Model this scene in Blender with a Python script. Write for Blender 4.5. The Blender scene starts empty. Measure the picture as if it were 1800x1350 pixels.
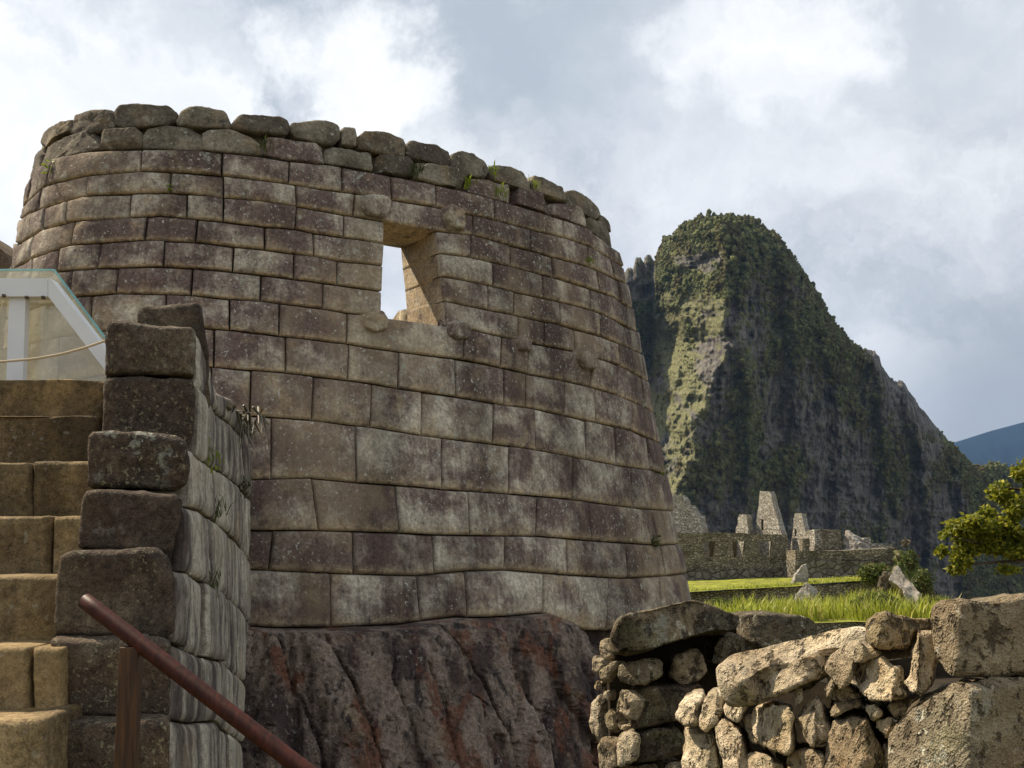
import bpy, math, random
import numpy as np
from mathutils import Matrix, Vector
R_ = math.radians
D_ = bpy.data
SC = bpy.context.scene
COL = SC.collection

# ------------------------------------------------------------------ camera
F, TH, EZ = 1950.0, math.atan(280 / 1950.0), 1.7
CAM = np.array([0.0, 0.0, EZ])
_cd = D_.cameras.new("camera"); _cd.sensor_width = 36; _cd.lens = 36 * F / 1800
_cd.clip_start = 0.05; _cd.clip_end = 20000
cam = D_.objects.new("camera", _cd); COL.objects.link(cam)
cam.location = CAM; cam.rotation_euler = (math.pi / 2 + TH, 0, 0)
SC.camera = cam

# ------------------------------------------------------------------ light
SUN = np.array([-0.62, 0.38, 0.85]); SUN /= np.linalg.norm(SUN)
_sd = D_.lights.new("sun", 'SUN'); _sd.energy = 5.0; _sd.angle = R_(0.53); _sd.color = (1.0, 0.86, 0.66)
sun = D_.objects.new("sun", _sd); COL.objects.link(sun)
sun.rotation_euler = Vector(SUN).to_track_quat('Z', 'Y').to_euler()
SC.view_settings.view_transform = 'Standard'
SC.view_settings.look = 'None'
SC.view_settings.exposure = 0.62
SC.view_settings.gamma = 1.0
SC.render.film_transparent = False


class NT:
    """small helper to write node trees"""
    def __init__(s, tree):
        s.t = tree; s.n = tree.nodes; s.l = tree.links
    def put(s, node, i, v):
        sock = node.inputs[i]
        if v is None: return
        if hasattr(v, 'is_output') or isinstance(v, bpy.types.NodeSocket):
            s.l.new(v, sock)
        else:
            if sock.type == 'RGBA' and not hasattr(v, '__len__'): v = (v, v, v, 1)
            elif sock.type == 'RGBA' and len(v) == 3: v = tuple(v) + (1,)
            elif sock.type == 'VECTOR' and not hasattr(v, '__len__'): v = (v, v, v)
            sock.default_value = v
    def math(s, op, a, b=None, c=None, clamp=False):
        m = s.n.new('ShaderNodeMath'); m.operation = op; m.use_clamp = clamp
        s.put(m, 0, a); s.put(m, 1, b); s.put(m, 2, c)
        return m.outputs[0]
    def vm(s, op, a, b=None, scale=None):
        m = s.n.new('ShaderNodeVectorMath'); m.operation = op
        s.put(m, 0, a); s.put(m, 1, b)
        if scale is not None: s.put(m, 3, scale)
        return m.outputs['Value'] if op in ('LENGTH', 'DISTANCE', 'DOT_PRODUCT') else m.outputs[0]
    def noise(s, vec, scale, detail=3, rough=0.55, dist=0.0, col=False):
        m = s.n.new('ShaderNodeTexNoise'); s.put(m, 'Vector', vec); s.put(m, 'Scale', scale)
        s.put(m, 'Detail', detail); s.put(m, 'Roughness', rough); s.put(m, 'Distortion', dist)
        return m.outputs['Color'] if col else m.outputs['Fac']
    def vor(s, vec, scale, feature='F1', out='Distance', rnd=1.0):
        m = s.n.new('ShaderNodeTexVoronoi'); m.feature = feature
        s.put(m, 'Vector', vec); s.put(m, 'Scale', scale); s.put(m, 'Randomness', rnd)
        return m.outputs[out]
    def ss(s, x, a, b, lo=0.0, hi=1.0):
        m = s.n.new('ShaderNodeMapRange'); m.interpolation_type = 'SMOOTHSTEP'
        s.put(m, 0, x); s.put(m, 1, a); s.put(m, 2, b); s.put(m, 3, lo); s.put(m, 4, hi)
        return m.outputs[0]
    def lin(s, x, a, b, lo=0.0, hi=1.0):
        m = s.n.new('ShaderNodeMapRange'); m.clamp = True
        s.put(m, 0, x); s.put(m, 1, a); s.put(m, 2, b); s.put(m, 3, lo); s.put(m, 4, hi)
        return m.outputs[0]
    def mix(s, f, a, b, mode='MIX'):
        m = s.n.new('ShaderNodeMix'); m.data_type = 'RGBA'; m.blend_type = mode
        s.put(m, 0, f); s.put(m, 6, a); s.put(m, 7, b)
        return m.outputs[2]
    def pos(s):
        return s.n.new('ShaderNodeNewGeometry').outputs['Position']
    def nrm(s):
        return s.n.new('ShaderNodeNewGeometry').outputs['Normal']
    def xyz(s, v):
        m = s.n.new('ShaderNodeSeparateXYZ'); s.put(m, 0, v); return m.outputs
    def attr(s, name):
        m = s.n.new('ShaderNodeAttribute'); m.attribute_name = name; return m.outputs['Color']
    def bump(s, h, strength, dist, prev=None):
        m = s.n.new('ShaderNodeBump'); s.put(m, 'Height', h); s.put(m, 'Strength', strength); s.put(m, 'Distance', dist)
        if prev is not None: s.put(m, 'Normal', prev)
        return m.outputs[0]


def new_mat(name, rough=0.9, spec=0.25):
    m = D_.materials.new(name); m.use_nodes = True
    t = NT(m.node_tree); b = t.n['Principled BSDF']
    b.inputs['Roughness'].default_value = rough
    b.inputs['Specular IOR Level'].default_value = spec
    return m, t, b


# ------------------------------------------------------------------ pixel <-> world measuring
def raydir(px, py):
    x = (np.asarray(px, float) - 900) / F; y = (675 - np.asarray(py, float)) / F
    c, s = math.cos(TH), math.sin(TH)
    return np.stack([x + 0 * y, c - y * s + 0 * x, s + y * c + 0 * x], -1)

def W(px, py, Y):
    d = raydir(px, py); t = np.asarray(Y, float) / d[..., 1]
    return CAM + d * t[..., None]

def plane_map(p0, n):
    p0 = np.array(p0, float); n = np.array(n, float)
    def f(px, py):
        d = raydir(px, py); t = ((p0 - CAM) @ n) / (d @ n)
        return CAM + d * t[..., None]
    return f

def skydir(px, py):
    d = raydir(px, py); return tuple(d / np.linalg.norm(d))

# ------------------------------------------------------------------ world
w = D_.worlds.new("World"); SC.world = w; w.use_nodes = True
t = NT(w.node_tree); bg = t.n['Background']
tc = t.n.new('ShaderNodeTexCoord').outputs['Generated']
sky = t.n.new('ShaderNodeTexSky'); sky.sky_type = 'NISHITA'; sky.sun_disc = False
sky.sun_elevation = math.asin(SUN[2]); sky.sun_rotation = math.atan2(SUN[0], SUN[1]); sky.altitude = 2400
warp = t.vm('SCALE', t.vm('SUBTRACT', t.noise(tc, 5.0, 8, 0.62, col=True), (0.5, 0.5, 0.5)), None, 0.20)
warp2 = t.vm('SCALE', t.vm('SUBTRACT', t.noise(tc, 22.0, 8, 0.68, col=True), (0.5, 0.5, 0.5)), None, 0.075)
dv = t.vm('ADD', t.vm('ADD', tc, warp), warp2)
def blob(px, py, r0, r1, amp, src=None):
    d = t.vm('DISTANCE', src or dv, skydir(px, py))
    return t.ss(d, r0 / F, r1 / F, amp, 0.0)
# (px, py, inner radius, outer radius, amount): white cumulus seen over the tower and right of it
bright = None
for a in [(60, 210, 90, 310, 1.15), (270, 210, 80, 270, 1.1), (20, 420, 60, 360, 1.0), (480, 110, 30, 120, 1.0), (600, 160, 80, 190, 1.1), (700, 150, 40, 130, 1.0),
          (760, 230, 30, 130, .55), (850, 260, 20, 160, .25), (1400, 120, 60, 210, 1.1), (1270, 110, 20, 150, .95), (1500, 60, 20, 200, .45), (1430, 230, 10, 130, .35),
          (1400, 150, 60, 380, .5), (1720, 120, 60, 330, .4), (1250, 330, 30, 260, .35), (1560, 340, 20, 200, .35), (1560, 330, 20, 120, .40), (720, 480, 40, 200, .45)]:
    v = blob(*a)
    bright = v if bright is None else t.math('MAXIMUM', bright, v)
hole = t.math('ADD', t.math('ADD', blob(100, 90, 5, 75, .55), blob(455, 150, 10, 75, .75)), blob(330, 90, 0, 70, .35))
elev = t.xyz(tc)[2]
gen = t.ss(t.noise(tc, 3.2, 8, 0.6), 0.50, 0.66)
gen = t.math('MULTIPLY', gen, t.ss(t.vm('DISTANCE', tc, skydir(900, 400)), 0.62, 0.95))
mask = t.math('MAXIMUM', t.math('SUBTRACT', bright, hole, clamp=True), t.math('MULTIPLY', gen, 0.9))
wisp = t.noise(t.vm('MULTIPLY', t.vm('ADD', tc, t.vm('SCALE', warp, None, 1.3)), (1, 1, 1.9)), 4.2, 9, 0.62)
grey = t.mix(t.ss(wisp, 0.34, 0.66), (0.49, 0.525, 0.57), (0.88, 0.89, 0.90))
upper = t.ss(elev, 0.28, 0.42)
grey = t.mix(t.math('MULTIPLY', upper, 0.62), grey, (0.50, 0.565, 0.63))
grey = t.mix(blob(1840, 810, 110, 390, 0.95, tc), grey, (0.40, 0.41, 0.425))
grey = t.mix(blob(1250, 330, 60, 330, 0.35), grey, (0.66, 0.71, 0.78))
skyc = t.mix(1.0, sky.outputs[0], (0.11, 0.11, 0.11), 'MULTIPLY')
base = t.mix(0.93, skyc, grey)
white = t.mix(t.ss(wisp, 0.35, 0.65), (0.90, 0.92, 0.95), (1.12, 1.12, 1.12))
final = t.mix(mask, base, white)
t.put(bg, 0, final); bg.inputs[1].default_value = 0.69

# ------------------------------------------------------------------ numpy noise
_rng = np.random.RandomState(7)
_PERM = _rng.permutation(4096); _VAL = _rng.rand(4096) * 2 - 1
def _h(ix, iy, iz):
    return _VAL[(_PERM[(_PERM[(_PERM[ix & 4095] + iy) & 4095] + iz) & 4095])]
def vnoise(P):
    P = np.asarray(P, float); I = np.floor(P).astype(int); f = P - I; u = f * f * f * (f * (f * 6 - 15) + 10)
    x, y, z = I[..., 0], I[..., 1], I[..., 2]; r = 0
    for dx in (0, 1):
        wx = u[..., 0] if dx else 1 - u[..., 0]
        for dy in (0, 1):
            wy = u[..., 1] if dy else 1 - u[..., 1]
            for dz in (0, 1):
                wz = u[..., 2] if dz else 1 - u[..., 2]
                r = r + wx * wy * wz * _h(x + dx, y + dy, z + dz)
    return r
def fbm(P, sc, oct=4, g=0.5, seed=0.0):
    P = np.asarray(P, float) * sc + seed * 17.31; a = 1; r = 0; n = 0
    for k in range(oct):
        r = r + a * vnoise(P); n += a; a *= g; P = P * 2.03 + 11.7
    return r / n
def ridged(P, sc, oct=4, seed=0.0):
    P = np.asarray(P, float) * sc + seed * 13.7; a = 1; r = 0; n = 0
    for k in range(oct):
        r = r + a * (1 - 2 * np.abs(vnoise(P))); n += a; a *= .5; P = P * 2.1 + 5.3
    return r / n
def worley2(x, y, seed=0):
    ix, iy = np.floor(x).astype(int), np.floor(y).astype(int); best = np.full(x.shape, 9.0); idv = np.zeros(x.shape)
    for dx in (-1, 0, 1):
        for dy in (-1, 0, 1):
            cx, cy = ix + dx, iy + dy
            a = _h(cx, cy, np.full_like(cx, 11 + seed)) * .45 + .5; b = _h(cx, cy, np.full_like(cx, 57 + seed)) * .45 + .5
            d = (cx + a - x) ** 2 + (cy + b - y) ** 2
            m = d < best; best = np.where(m, d, best); idv = np.where(m, _h(cx, cy, np.full_like(cx, 91 + seed)), idv)
    return np.sqrt(best), idv

# ------------------------------------------------------------------ object helpers
def tag(o, label=None, cat=None, group=None, kind=None):
    for k, v in (('label', label), ('category', cat), ('group', group), ('kind', kind)):
        if v: o[k] = v
    return o
def thing(name, loc, label, cat, group=None):
    o = D_.objects.new(name, None); COL.objects.link(o); o.location = loc; o.empty_display_size = 0.2
    return tag(o, label, cat, group)
def mesh_obj(name, V, faces, mat, parent=None, smooth=True, attrs=None):
    """V world coordinates, faces: list of index lists or an (n,4)/(n,3) int array"""
    V = np.asarray(V, float)
    if parent is not None: org = np.array(parent_loc(parent))
    else:
        lo, hi = V.min(0), V.max(0); org = np.array([(lo[0] + hi[0]) / 2, (lo[1] + hi[1]) / 2, lo[2]])
    me = D_.meshes.new(name)
    if isinstance(faces, np.ndarray):
        n, k = faces.shape
        me.vertices.add(len(V)); me.vertices.foreach_set('co', (V - org).astype(np.float32).ravel())
        me.loops.add(n * k); me.loops.foreach_set('vertex_index', faces.astype(np.int32).ravel())
        me.polygons.add(n); me.polygons.foreach_set('loop_start', np.arange(0, n * k, k, dtype=np.int32))
        me.update(calc_edges=True)
    else:
        me.from_pydata((V - org).tolist(), [], [list(map(int, f)) for f in faces])
    me.validate(); me.update()
    me.polygons.foreach_set('use_smooth', np.full(len(me.polygons), bool(smooth)))
    for nm, arr in (attrs or {}).items():
        a = me.color_attributes.new(nm, 'FLOAT_COLOR', 'POINT')
        c = np.ones((len(V), 4), np.float32); c[:, :arr.shape[1]] = arr
        a.data.foreach_set('color', c.ravel())
    me.materials.append(mat)
    o = D_.objects.new(name, me); COL.objects.link(o)
    if parent is not None: o.parent = parent
    else: o.location = org
    return o
def parent_loc(p):
    l = Vector((0, 0, 0))
    while p is not None: l += p.location; p = p.parent
    return l

class MB:
    def __init__(s): s.V = []; s.F = []; s.A = []; s.n = 0
    def add(s, V, Fs, A=None):
        V = np.asarray(V, float).reshape(-1, 3)
        s.F += [[i + s.n for i in f] for f in (Fs.tolist() if isinstance(Fs, np.ndarray) else Fs)]
        s.V.append(V); s.n += len(V)
        s.A.append(np.tile(np.array(A if A is not None else (.5, .5, .5), float), (len(V), 1)) if A is None or np.ndim(A) == 1 else np.asarray(A))
    def build(s, name, mat, parent=None, smooth=True):
        return mesh_obj(name, np.concatenate(s.V), s.F, mat, parent, smooth, {'blk': np.concatenate(s.A)})

def vnormals(V, Fs):
    n = np.zeros_like(V)
    for f in Fs:
        a = V[f[1]] - V[f[0]]; b = V[f[-1]] - V[f[0]]; c = np.cross(a, b)
        for i in f: n[i] += c
    return n / (np.linalg.norm(n, axis=1)[:, None] + 1e-12)

def resample(P, n, closed=True):
    P = np.asarray(P, float)
    if closed: P = np.vstack([P, P[:1]])
    L = np.concatenate([[0], np.cumsum(np.linalg.norm(np.diff(P, axis=0), axis=1))])
    q = np.linspace(0, L[-1], n + 1)[:-1] if closed else np.linspace(0, L[-1], n)
    return np.stack([np.interp(q, L, P[:, 0]), np.interp(q, L, P[:, 1])], -1)
def chaikin(P, it=1, r=0.2):
    P = np.asarray(P, float)
    for _ in range(it):
        Q = np.roll(P, -1, 0)
        P = np.stack([P * (1 - r) + Q * r, P * r + Q * (1 - r)], 1).reshape(-1, 2)
    return P

def rock_geo(poly, mapf, thick, n=None, N=64, rad=.03, rough=.02, seed=0, ridge=None, corner=2, back=(0, 0, 0), taper=.9, facet=0.0, shrink=0.0, pits=0.0, chips=0, cr=0.2):
    """a stone whose front outline is measured in the photograph; real depth 'thick' behind its face"""
    P = resample(chaikin(poly, corner, cr), N)
    c = (P.min(0) + P.max(0)) / 2
    c = P.mean(0) * .6 + c * .4
    if shrink: P = c + (P - c) * (1 - shrink)
    if ridge is not None:      # a fold in the face: left of the ridge it turns away from the viewer
        rx, kf = ridge[0][:2]; flat_map = mapf; n0 = np.array(n, float) / np.linalg.norm(n)
        side = np.cross(n0, [0, 0, 1.]); side /= np.linalg.norm(side); side = side if side[0] < 0 else -side
        nl = n0 + side * kf + np.array([0, 0, ridge[0][2] if len(ridge[0]) > 2 else 0]); nl /= np.linalg.norm(nl); R0 = flat_map(np.array([rx]), c[1:])[0]; fold_map = plane_map(R0, nl)
        def mapf(px, py): return np.where((np.asarray(px) < rx)[..., None], fold_map(px, py), flat_map(px, py))
    E = mapf(P[:, 0], P[:, 1])
    if n is None:
        a = E - E.mean(0); n = np.linalg.svd(a)[2][2]
        if n @ (CAM - E.mean(0)) < 0: n = -n
    n = np.array(n, float); n /= np.linalg.norm(n)
    size = np.linalg.norm(E - E.mean(0), axis=1).mean()
    rad = min(rad, size * .6)
    r = rad / size
    S = np.concatenate([np.linspace(.12, 1 - r, 6), 1 - r * np.array([.75, .5, .32, .17, .07, .015, 0])])
    V = []; C = mapf(c[:1], c[1:])[0]
    V.append(C[None])
    for s in S:
        q = c + (P - c) * s; X = mapf(q[:, 0], q[:, 1])
        k = max(0.0, (s - (1 - r)) / r)
        d = -rad * (1 - math.sqrt(max(0, 1 - k * k)))
        V.append(X + n * d)
    for k in (.35, .7, 1.0):
        X = E - n * (rad + (thick - rad) * k); cc = X.mean(0)
        V.append(cc + (X - cc) * (1 + (taper - 1) * k) + np.array(back) * k)
    V.append(V[-1].mean(0)[None])
    nr = len(S) + 3
    V = np.concatenate(V); Fs = []
    idx = lambda ring, j: 1 + ring * N + j % N
    for j in range(N): Fs.append([0, idx(0, j), idx(0, j + 1)])
    for i in range(nr - 1):
        for j in range(N): Fs.append([idx(i, j), idx(i + 1, j), idx(i + 1, j + 1), idx(i, j + 1)])
    last = len(V) - 1
    for j in range(N): Fs.append([idx(nr - 1, j), last, idx(nr - 1, j + 1)])
    # orient outwards
    a, b, cc = V[0], V[idx(0, 0)], V[idx(0, 1)]
    if np.cross(b - a, cc - a) @ n < 0: Fs = [f[::-1] for f in Fs]
    if chips:                  # broken-off corners: flat facets cut across the stone
        rc = np.random.RandomState(int(seed) * 3 + 1); cc = E.mean(0) - n * min(thick, size) * .5
        for _ in range(chips):
            t1 = rc.normal(size=3); t1 -= n * (t1 @ n); t1 /= np.linalg.norm(t1) + 1e-9
            m = n * rc.uniform(.55, 1.3) + t1; m /= np.linalg.norm(m)
            h = (V - cc) @ m; dcut = h.max() * rc.uniform(.66, .86)
            V = V - m * np.maximum(0, h - dcut)[:, None] * .93
    nv = vnormals(V, Fs)
    disp = rough * (fbm(V, 5.0, 2, .5, seed) * 1.0 + fbm(V, 17., 3, .55, seed + 3) * .45)
    if pits: disp += pits * (ridged(V, 9., 3, seed) - .3 - 1.2 * np.clip(fbm(V, 14., 3, .6, seed + 9) - .12, 0, 1))
    if facet: disp += facet * (np.abs(fbm(V, 3.3, 1, .5, seed + 5)) * -2 + .5)
    V = V + nv * disp[:, None]
    return V, Fs

def rock(name, poly, mapf, thick, mat, parent=None, tone=None, **k):
    V, Fs = rock_geo(poly, mapf, thick, **k)
    rs = random.Random(k.get('seed', 0) * 31 + 5)
    A = np.tile(np.array([tone if tone is not None else rs.random(), rs.random(), rs.random()]), (len(V), 1))
    return mesh_obj(name, V, Fs, mat, parent, True, {'blk': A})

def prism(poly, mapf, back, jitter=0, seed=0, N=None, chk=0):
    """flat outline with straight sides, extruded along the vector back"""
    P = np.asarray(poly, float)
    if chk: P = chaikin(P, chk)
    if N: P = resample(P, N)
    if jitter: P = P + np.random.RandomState(seed).uniform(-jitter, jitter, P.shape)
    A = mapf(P[:, 0], P[:, 1]); B = A + np.array(back, float); n = len(P)
    V = np.concatenate([A, B])
    Fs = [list(range(n)), list(range(2 * n - 1, n - 1, -1))] + [[i, i + n, (i + 1) % n + n, (i + 1) % n] for i in range(n)]
    nn = np.zeros(3)
    for i in range(n): nn += np.cross(A[i], A[(i + 1) % n])
    if nn @ np.array(back) > 0: Fs = [f[::-1] for f in Fs]
    return V, Fs

def boxgeo(c, ax, ay, az):
    """box from centre and three half-axis vectors"""
    c, ax, ay, az = (np.array(v, float) for v in (c, ax, ay, az))
    V = [c + i * ax + j * ay + k * az for k in (-1, 1) for j in (-1, 1) for i in (-1, 1)]
    return np.array(V), [[0, 2, 3, 1], [4, 5, 7, 6], [0, 1, 5, 4], [2, 6, 7, 3], [0, 4, 6, 2], [1, 3, 7, 5]]

def tube(path, rad, sides=10, caps=True):
    path = np.asarray(path, float); rad = np.broadcast_to(np.asarray(rad, float), (len(path),))
    V = []; Fs = []
    up = np.array([0.13, 0.21, 0.97])
    for i, p in enumerate(path):
        d = path[min(i + 1, len(path) - 1)] - path[max(i - 1, 0)]; d /= np.linalg.norm(d) + 1e-12
        a = np.cross(d, up); a /= np.linalg.norm(a) + 1e-12; b = np.cross(d, a)
        for k in range(sides):
            an = 2 * math.pi * k / sides; V.append(p + rad[i] * (a * math.cos(an) + b * math.sin(an)))
    for i in range(len(path) - 1):
        for k in range(sides):
            k2 = (k + 1) % sides
            Fs.append([i * sides + k, i * sides + k2, (i + 1) * sides + k2, (i + 1) * sides + k])
    if caps:
        Fs.append(list(range(sides))); Fs.append(list(range(len(path) * sides - 1, (len(path) - 1) * sides - 1, -1)))
    return np.array(V), Fs

# ------------------------------------------------------------------ materials
def stone_material(name, dark, light, tan, grain=34., lichen=.35, lichen_col=(.50, .50, .44), dark_spots=.5, streak=0.0, moss=0.0,
                   bumpd=.012, tonew=.95, big=2.1, green=0.0, edge_tan=0.0, orange=0.0, spot_scale=1.0, var=1.5, sscale=26., lcov=0.0, topl=0.0, pit=0.0, stain=0.0, fine=1.0):
    m, t, b = new_mat(name, .92, .18)
    p = t.pos(); a = t.xyz(t.attr('blk'))
    pv = t.vm('ADD', p, t.vm('SCALE', t.vm('MULTIPLY', t.attr('blk'), (1, 1, 0)), None, 3.0))
    n1 = t.noise(pv, big, 4, .6); n2 = t.noise(pv, big * 4.3, 5, .62); n3 = t.noise(p, grain, 4, .6); n4 = t.noise(p, grain * 4.2, 2, .5)
    f = t.math('ADD', t.math('MULTIPLY', t.math('SUBTRACT', n1, .5), var * 1.35), t.math('MULTIPLY', t.math('SUBTRACT', n2, .5), .75))
    f = t.math('ADD', f, t.math('MULTIPLY', a[0], tonew))
    if streak:
        sv = t.vm('MULTIPLY', pv, (1, 1, .06)); st = t.noise(sv, sscale, 3, .6)
        f = t.math('ADD', f, t.math('MULTIPLY', t.math('SUBTRACT', st, .5), streak))
    f = t.ss(f, .02, .98)
    col = t.mix(f, dark, light)
    col = t.mix(t.ss(t.noise(pv, big * 1.7, 3, .5), .54, .74, 0, .5), col, tan)
    if edge_tan:
        ed = t.math('MULTIPLY', t.ss(a[2], .72, 1.0), t.ss(n2, .30, .62)); col = t.mix(t.math('MULTIPLY', ed, edge_tan), col, tan)
    if orange: col = t.mix(t.ss(t.noise(p, 3.7, 4, .6), .56, .72, 0, orange), col, (.34, .19, .07))
    if green: col = t.mix(t.ss(t.noise(p, 4.1, 5, .66), .50, .66, 0, green), col, (.16, .15, .07))
    g = t.math('ADD', t.math('MULTIPLY', n3, .95), t.math('MULTIPLY', n4, .75))
    col = t.mix(1.0, col, t.lin(g, .50, 1.20, max(.05, 1 - .62 * fine), 1 + .72 * fine), 'MULTIPLY')
    if stain:
        sw = t.noise(t.vm('MULTIPLY', p, (1, 1, .22)), 1.6, 4, .62)
        col = t.mix(1.0, col, t.ss(sw, .34, .64, 1 - .42 * stain, 1 + .38 * stain), 'MULTIPLY')
        col = t.mix(t.ss(t.noise(t.vm('MULTIPLY', p, (1, 1, .5)), .9, 4, .65), .52, .66, 0, .55 * stain), col, tan)
    # dark lichen crust and pale lichen specks
    ds = t.math('MULTIPLY', t.ss(t.noise(p, 13 * spot_scale, 4, .7), .58, .70), t.ss(t.noise(p, 1.9, 3, .6), .42, .6))
    col = t.mix(t.math('MULTIPLY', ds, dark_spots), col, (.045, .042, .038))
    ls = t.math('MULTIPLY', t.ss(t.noise(p, 27 * spot_scale, 3, .62), .625 - lcov, .69 - lcov), t.ss(t.math('ADD', t.noise(p, 1.5, 4, .65), t.math('ADD', t.math('MULTIPLY', a[1], .18), t.math('MULTIPLY', t.lin(t.xyz(p)[2], 3.0, 5.2), topl))), .46, .66))
    col = t.mix(t.math('MULTIPLY', ls, lichen), col, lichen_col)
    lp = t.math('MULTIPLY', t.ss(t.noise(p, 7 * spot_scale, 5, .7), .60 - lcov, .68 - lcov), t.ss(t.math('ADD', t.noise(p, 1.1, 2, .5), t.math('MULTIPLY', t.lin(t.xyz(p)[2], 3.0, 5.2), topl)), .50, .62))
    col = t.mix(t.math('MULTIPLY', lp, lichen * .8), col, (.36, .37, .31))
    ph = None
    if pit:
        pn = t.noise(t.vm('MULTIPLY', p, (1, 1, .7)), 21., 3, .72); ph = t.ss(pn, .36, .45)
        col = t.mix(t.math('MULTIPLY', t.ss(pn, .43, .34), pit), col, (.05, .038, .024))
    if moss:
        up = t.xyz(t.nrm())[2]
        col = t.mix(t.math('MULTIPLY', t.ss(t.math('ADD', up, t.math('MULTIPLY', n2, .8)), .9, 1.3), moss), col, (.06, .075, .02))
    t.put(b, 'Base Color', col)
    h = t.math('ADD', t.math('MULTIPLY', n3, .6), t.math('ADD', t.math('MULTIPLY', n4, .35), t.math('MULTIPLY', n2, .9)))
    if ph: h = t.math('ADD', h, t.math('MULTIPLY', ph, 1.4))
    t.put(b, 'Normal', t.bump(h, .9, bumpd))
    return m

M = {}
M['ashlar'] = stone_material('andesite_ashlar', (.106, .074, .064), (.43, .385, .305), (.34, .26, .16), lichen=.85, stain=.75, fine=1.1, edge_tan=.9, streak=.55, big=2.4, bumpd=.012, tonew=.52, var=1.9, lcov=.012, topl=.16, spot_scale=1.25)
M['coping'] = stone_material('coping_granite', (.085, .070, .053), (.27, .235, .175), (.26, .185, .10), lichen=.8, lichen_col=(.42, .41, .34), dark_spots=.9, bumpd=.022, edge_tan=.3)
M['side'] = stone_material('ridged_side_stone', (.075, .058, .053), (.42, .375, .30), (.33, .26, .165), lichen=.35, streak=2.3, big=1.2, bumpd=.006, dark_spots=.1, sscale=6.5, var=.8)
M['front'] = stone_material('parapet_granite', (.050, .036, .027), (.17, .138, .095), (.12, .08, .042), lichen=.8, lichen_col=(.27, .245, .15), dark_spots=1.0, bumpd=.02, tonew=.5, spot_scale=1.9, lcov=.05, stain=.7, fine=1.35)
M['step'] = stone_material('step_granite', (.095, .066, .034), (.275, .20, .105), (.245, .165, .07), lichen=.2, dark_spots=.6, bumpd=.012, tonew=.6, streak=.5, stain=.9, fine=1.15)
M['dry'] = stone_material('field_granite', (.27, .205, .125), (.68, .58, .42), (.54, .39, .20), lichen=.5, lichen_col=(.64, .60, .47), dark_spots=.95, bumpd=.04, tonew=.6, orange=.5, green=.35, spot_scale=1.7, grain=36, pit=.9, stain=.5, fine=1.1)
M['dryfront'] = stone_material('shaded_lichen_granite', (.085, .066, .045), (.27, .225, .15), (.24, .155, .085), lichen=.95, lichen_col=(.42, .40, .31), dark_spots=1.0, bumpd=.05, tonew=.55, green=.5, spot_scale=1.0, grain=36, pit=.6, stain=.6, fine=1.1)  # darker copy of the wall granite: shade put into the colour, lichen its own
M['boulder'] = stone_material('lichen_boulder', (.10, .082, .055), (.36, .31, .215), (.30, .21, .115), lichen=.9, lichen_col=(.58, .56, .44), dark_spots=1.0, bumpd=.05, tonew=.5, green=.5, spot_scale=1.1, grain=36, lcov=.025, pit=.85, stain=.7, fine=1.15)
M['bedrock'] = None
M['ruin'] = None

def bedrock_material():
    m, t, b = new_mat('bedrock', .85, .22)
    p = t.pos(); sv = t.vm('MULTIPLY', p, (1, 1, .16))
    wv = t.vm('ADD', sv, t.vm('SCALE', t.noise(p, 2.2, 3, .5, col=True), None, .22))
    n1 = t.noise(wv, 2.6, 5, .6); n2 = t.noise(wv, 7.5, 5, .65); n3 = t.noise(p, 30, 4, .65); n4 = t.noise(p, 120, 2, .5)
    col = t.mix(t.ss(n1, .42, .58), (.058, .040, .035), (.215, .165, .13))
    col = t.mix(t.ss(t.noise(wv, 3.3, 4, .6), .52, .62, 0, .9), col, (.135, .058, .034))
    col = t.mix(t.ss(t.noise(p, 2.9, 5, .7), .55, .68, 0, .75), col, (.22, .17, .115))
    col = t.mix(t.ss(n2, .55, .66, 0, .92), col, (.022, .018, .019))
    col = t.mix(1.0, col, t.lin(t.math('ADD', n3, t.math('MULTIPLY', n4, .6)), .50, 1.10, .30, 1.8), 'MULTIPLY')
    ls = t.math('MULTIPLY', t.ss(t.noise(p, 25, 3, .6), .615, .68), t.ss(t.noise(p, 1.8, 3, .6), .45, .62))
    col = t.mix(t.math('MULTIPLY', ls, .65), col, (.38, .34, .31))
    t.put(b, 'Base Color', col)
    t.put(b, 'Normal', t.bump(t.math('ADD', n2, t.math('ADD', t.math('MULTIPLY', n3, .6), t.math('MULTIPLY', n4, .2))), .9, .03))
    return m
M['bedrock'] = bedrock_material()

def rubble_material(name, c0, c1, scale=5.2, dark=.6, flat=1.55):
    """far masonry of small stones"""
    m, t, b = new_mat(name, .95, .1)
    p = t.vm('MULTIPLY', t.pos(), (1, 1, flat)); p = t.vm('ADD', p, t.vm('SCALE', t.noise(t.pos(), 3., 2, .5, col=True), None, .12))
    v = t.vor(p, scale, 'F1', 'Color'); e = t.vor(p, scale, 'DISTANCE_TO_EDGE', 'Distance')
    a = t.xyz(v); n = t.noise(t.pos(), 1.2, 4, .65); n2 = t.noise(t.pos(), 16., 3, .6)
    col = t.mix(t.lin(t.math('ADD', t.math('MULTIPLY', a[0], .6), t.math('MULTIPLY', n, .6)), .2, 1.0), c0, c1)
    col = t.mix(t.ss(n, .48, .64, 0, dark), col, (.05, .045, .028))
    col = t.mix(1.0, col, t.lin(n2, .25, .75, .65, 1.35), 'MULTIPLY')
    col = t.mix(t.ss(e, .0, .07, .55, 0), col, (.04, .034, .025))
    t.put(b, 'Base Color', col)
    h = t.math('ADD', t.math('MULTIPLY', t.ss(e, 0, .16), 1.0), t.math('ADD', t.math('MULTIPLY', a[1], .6), t.math('MULTIPLY', n2, .4)))
    t.put(b, 'Normal', t.bump(h, 1.0, .10))
    return m
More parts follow.
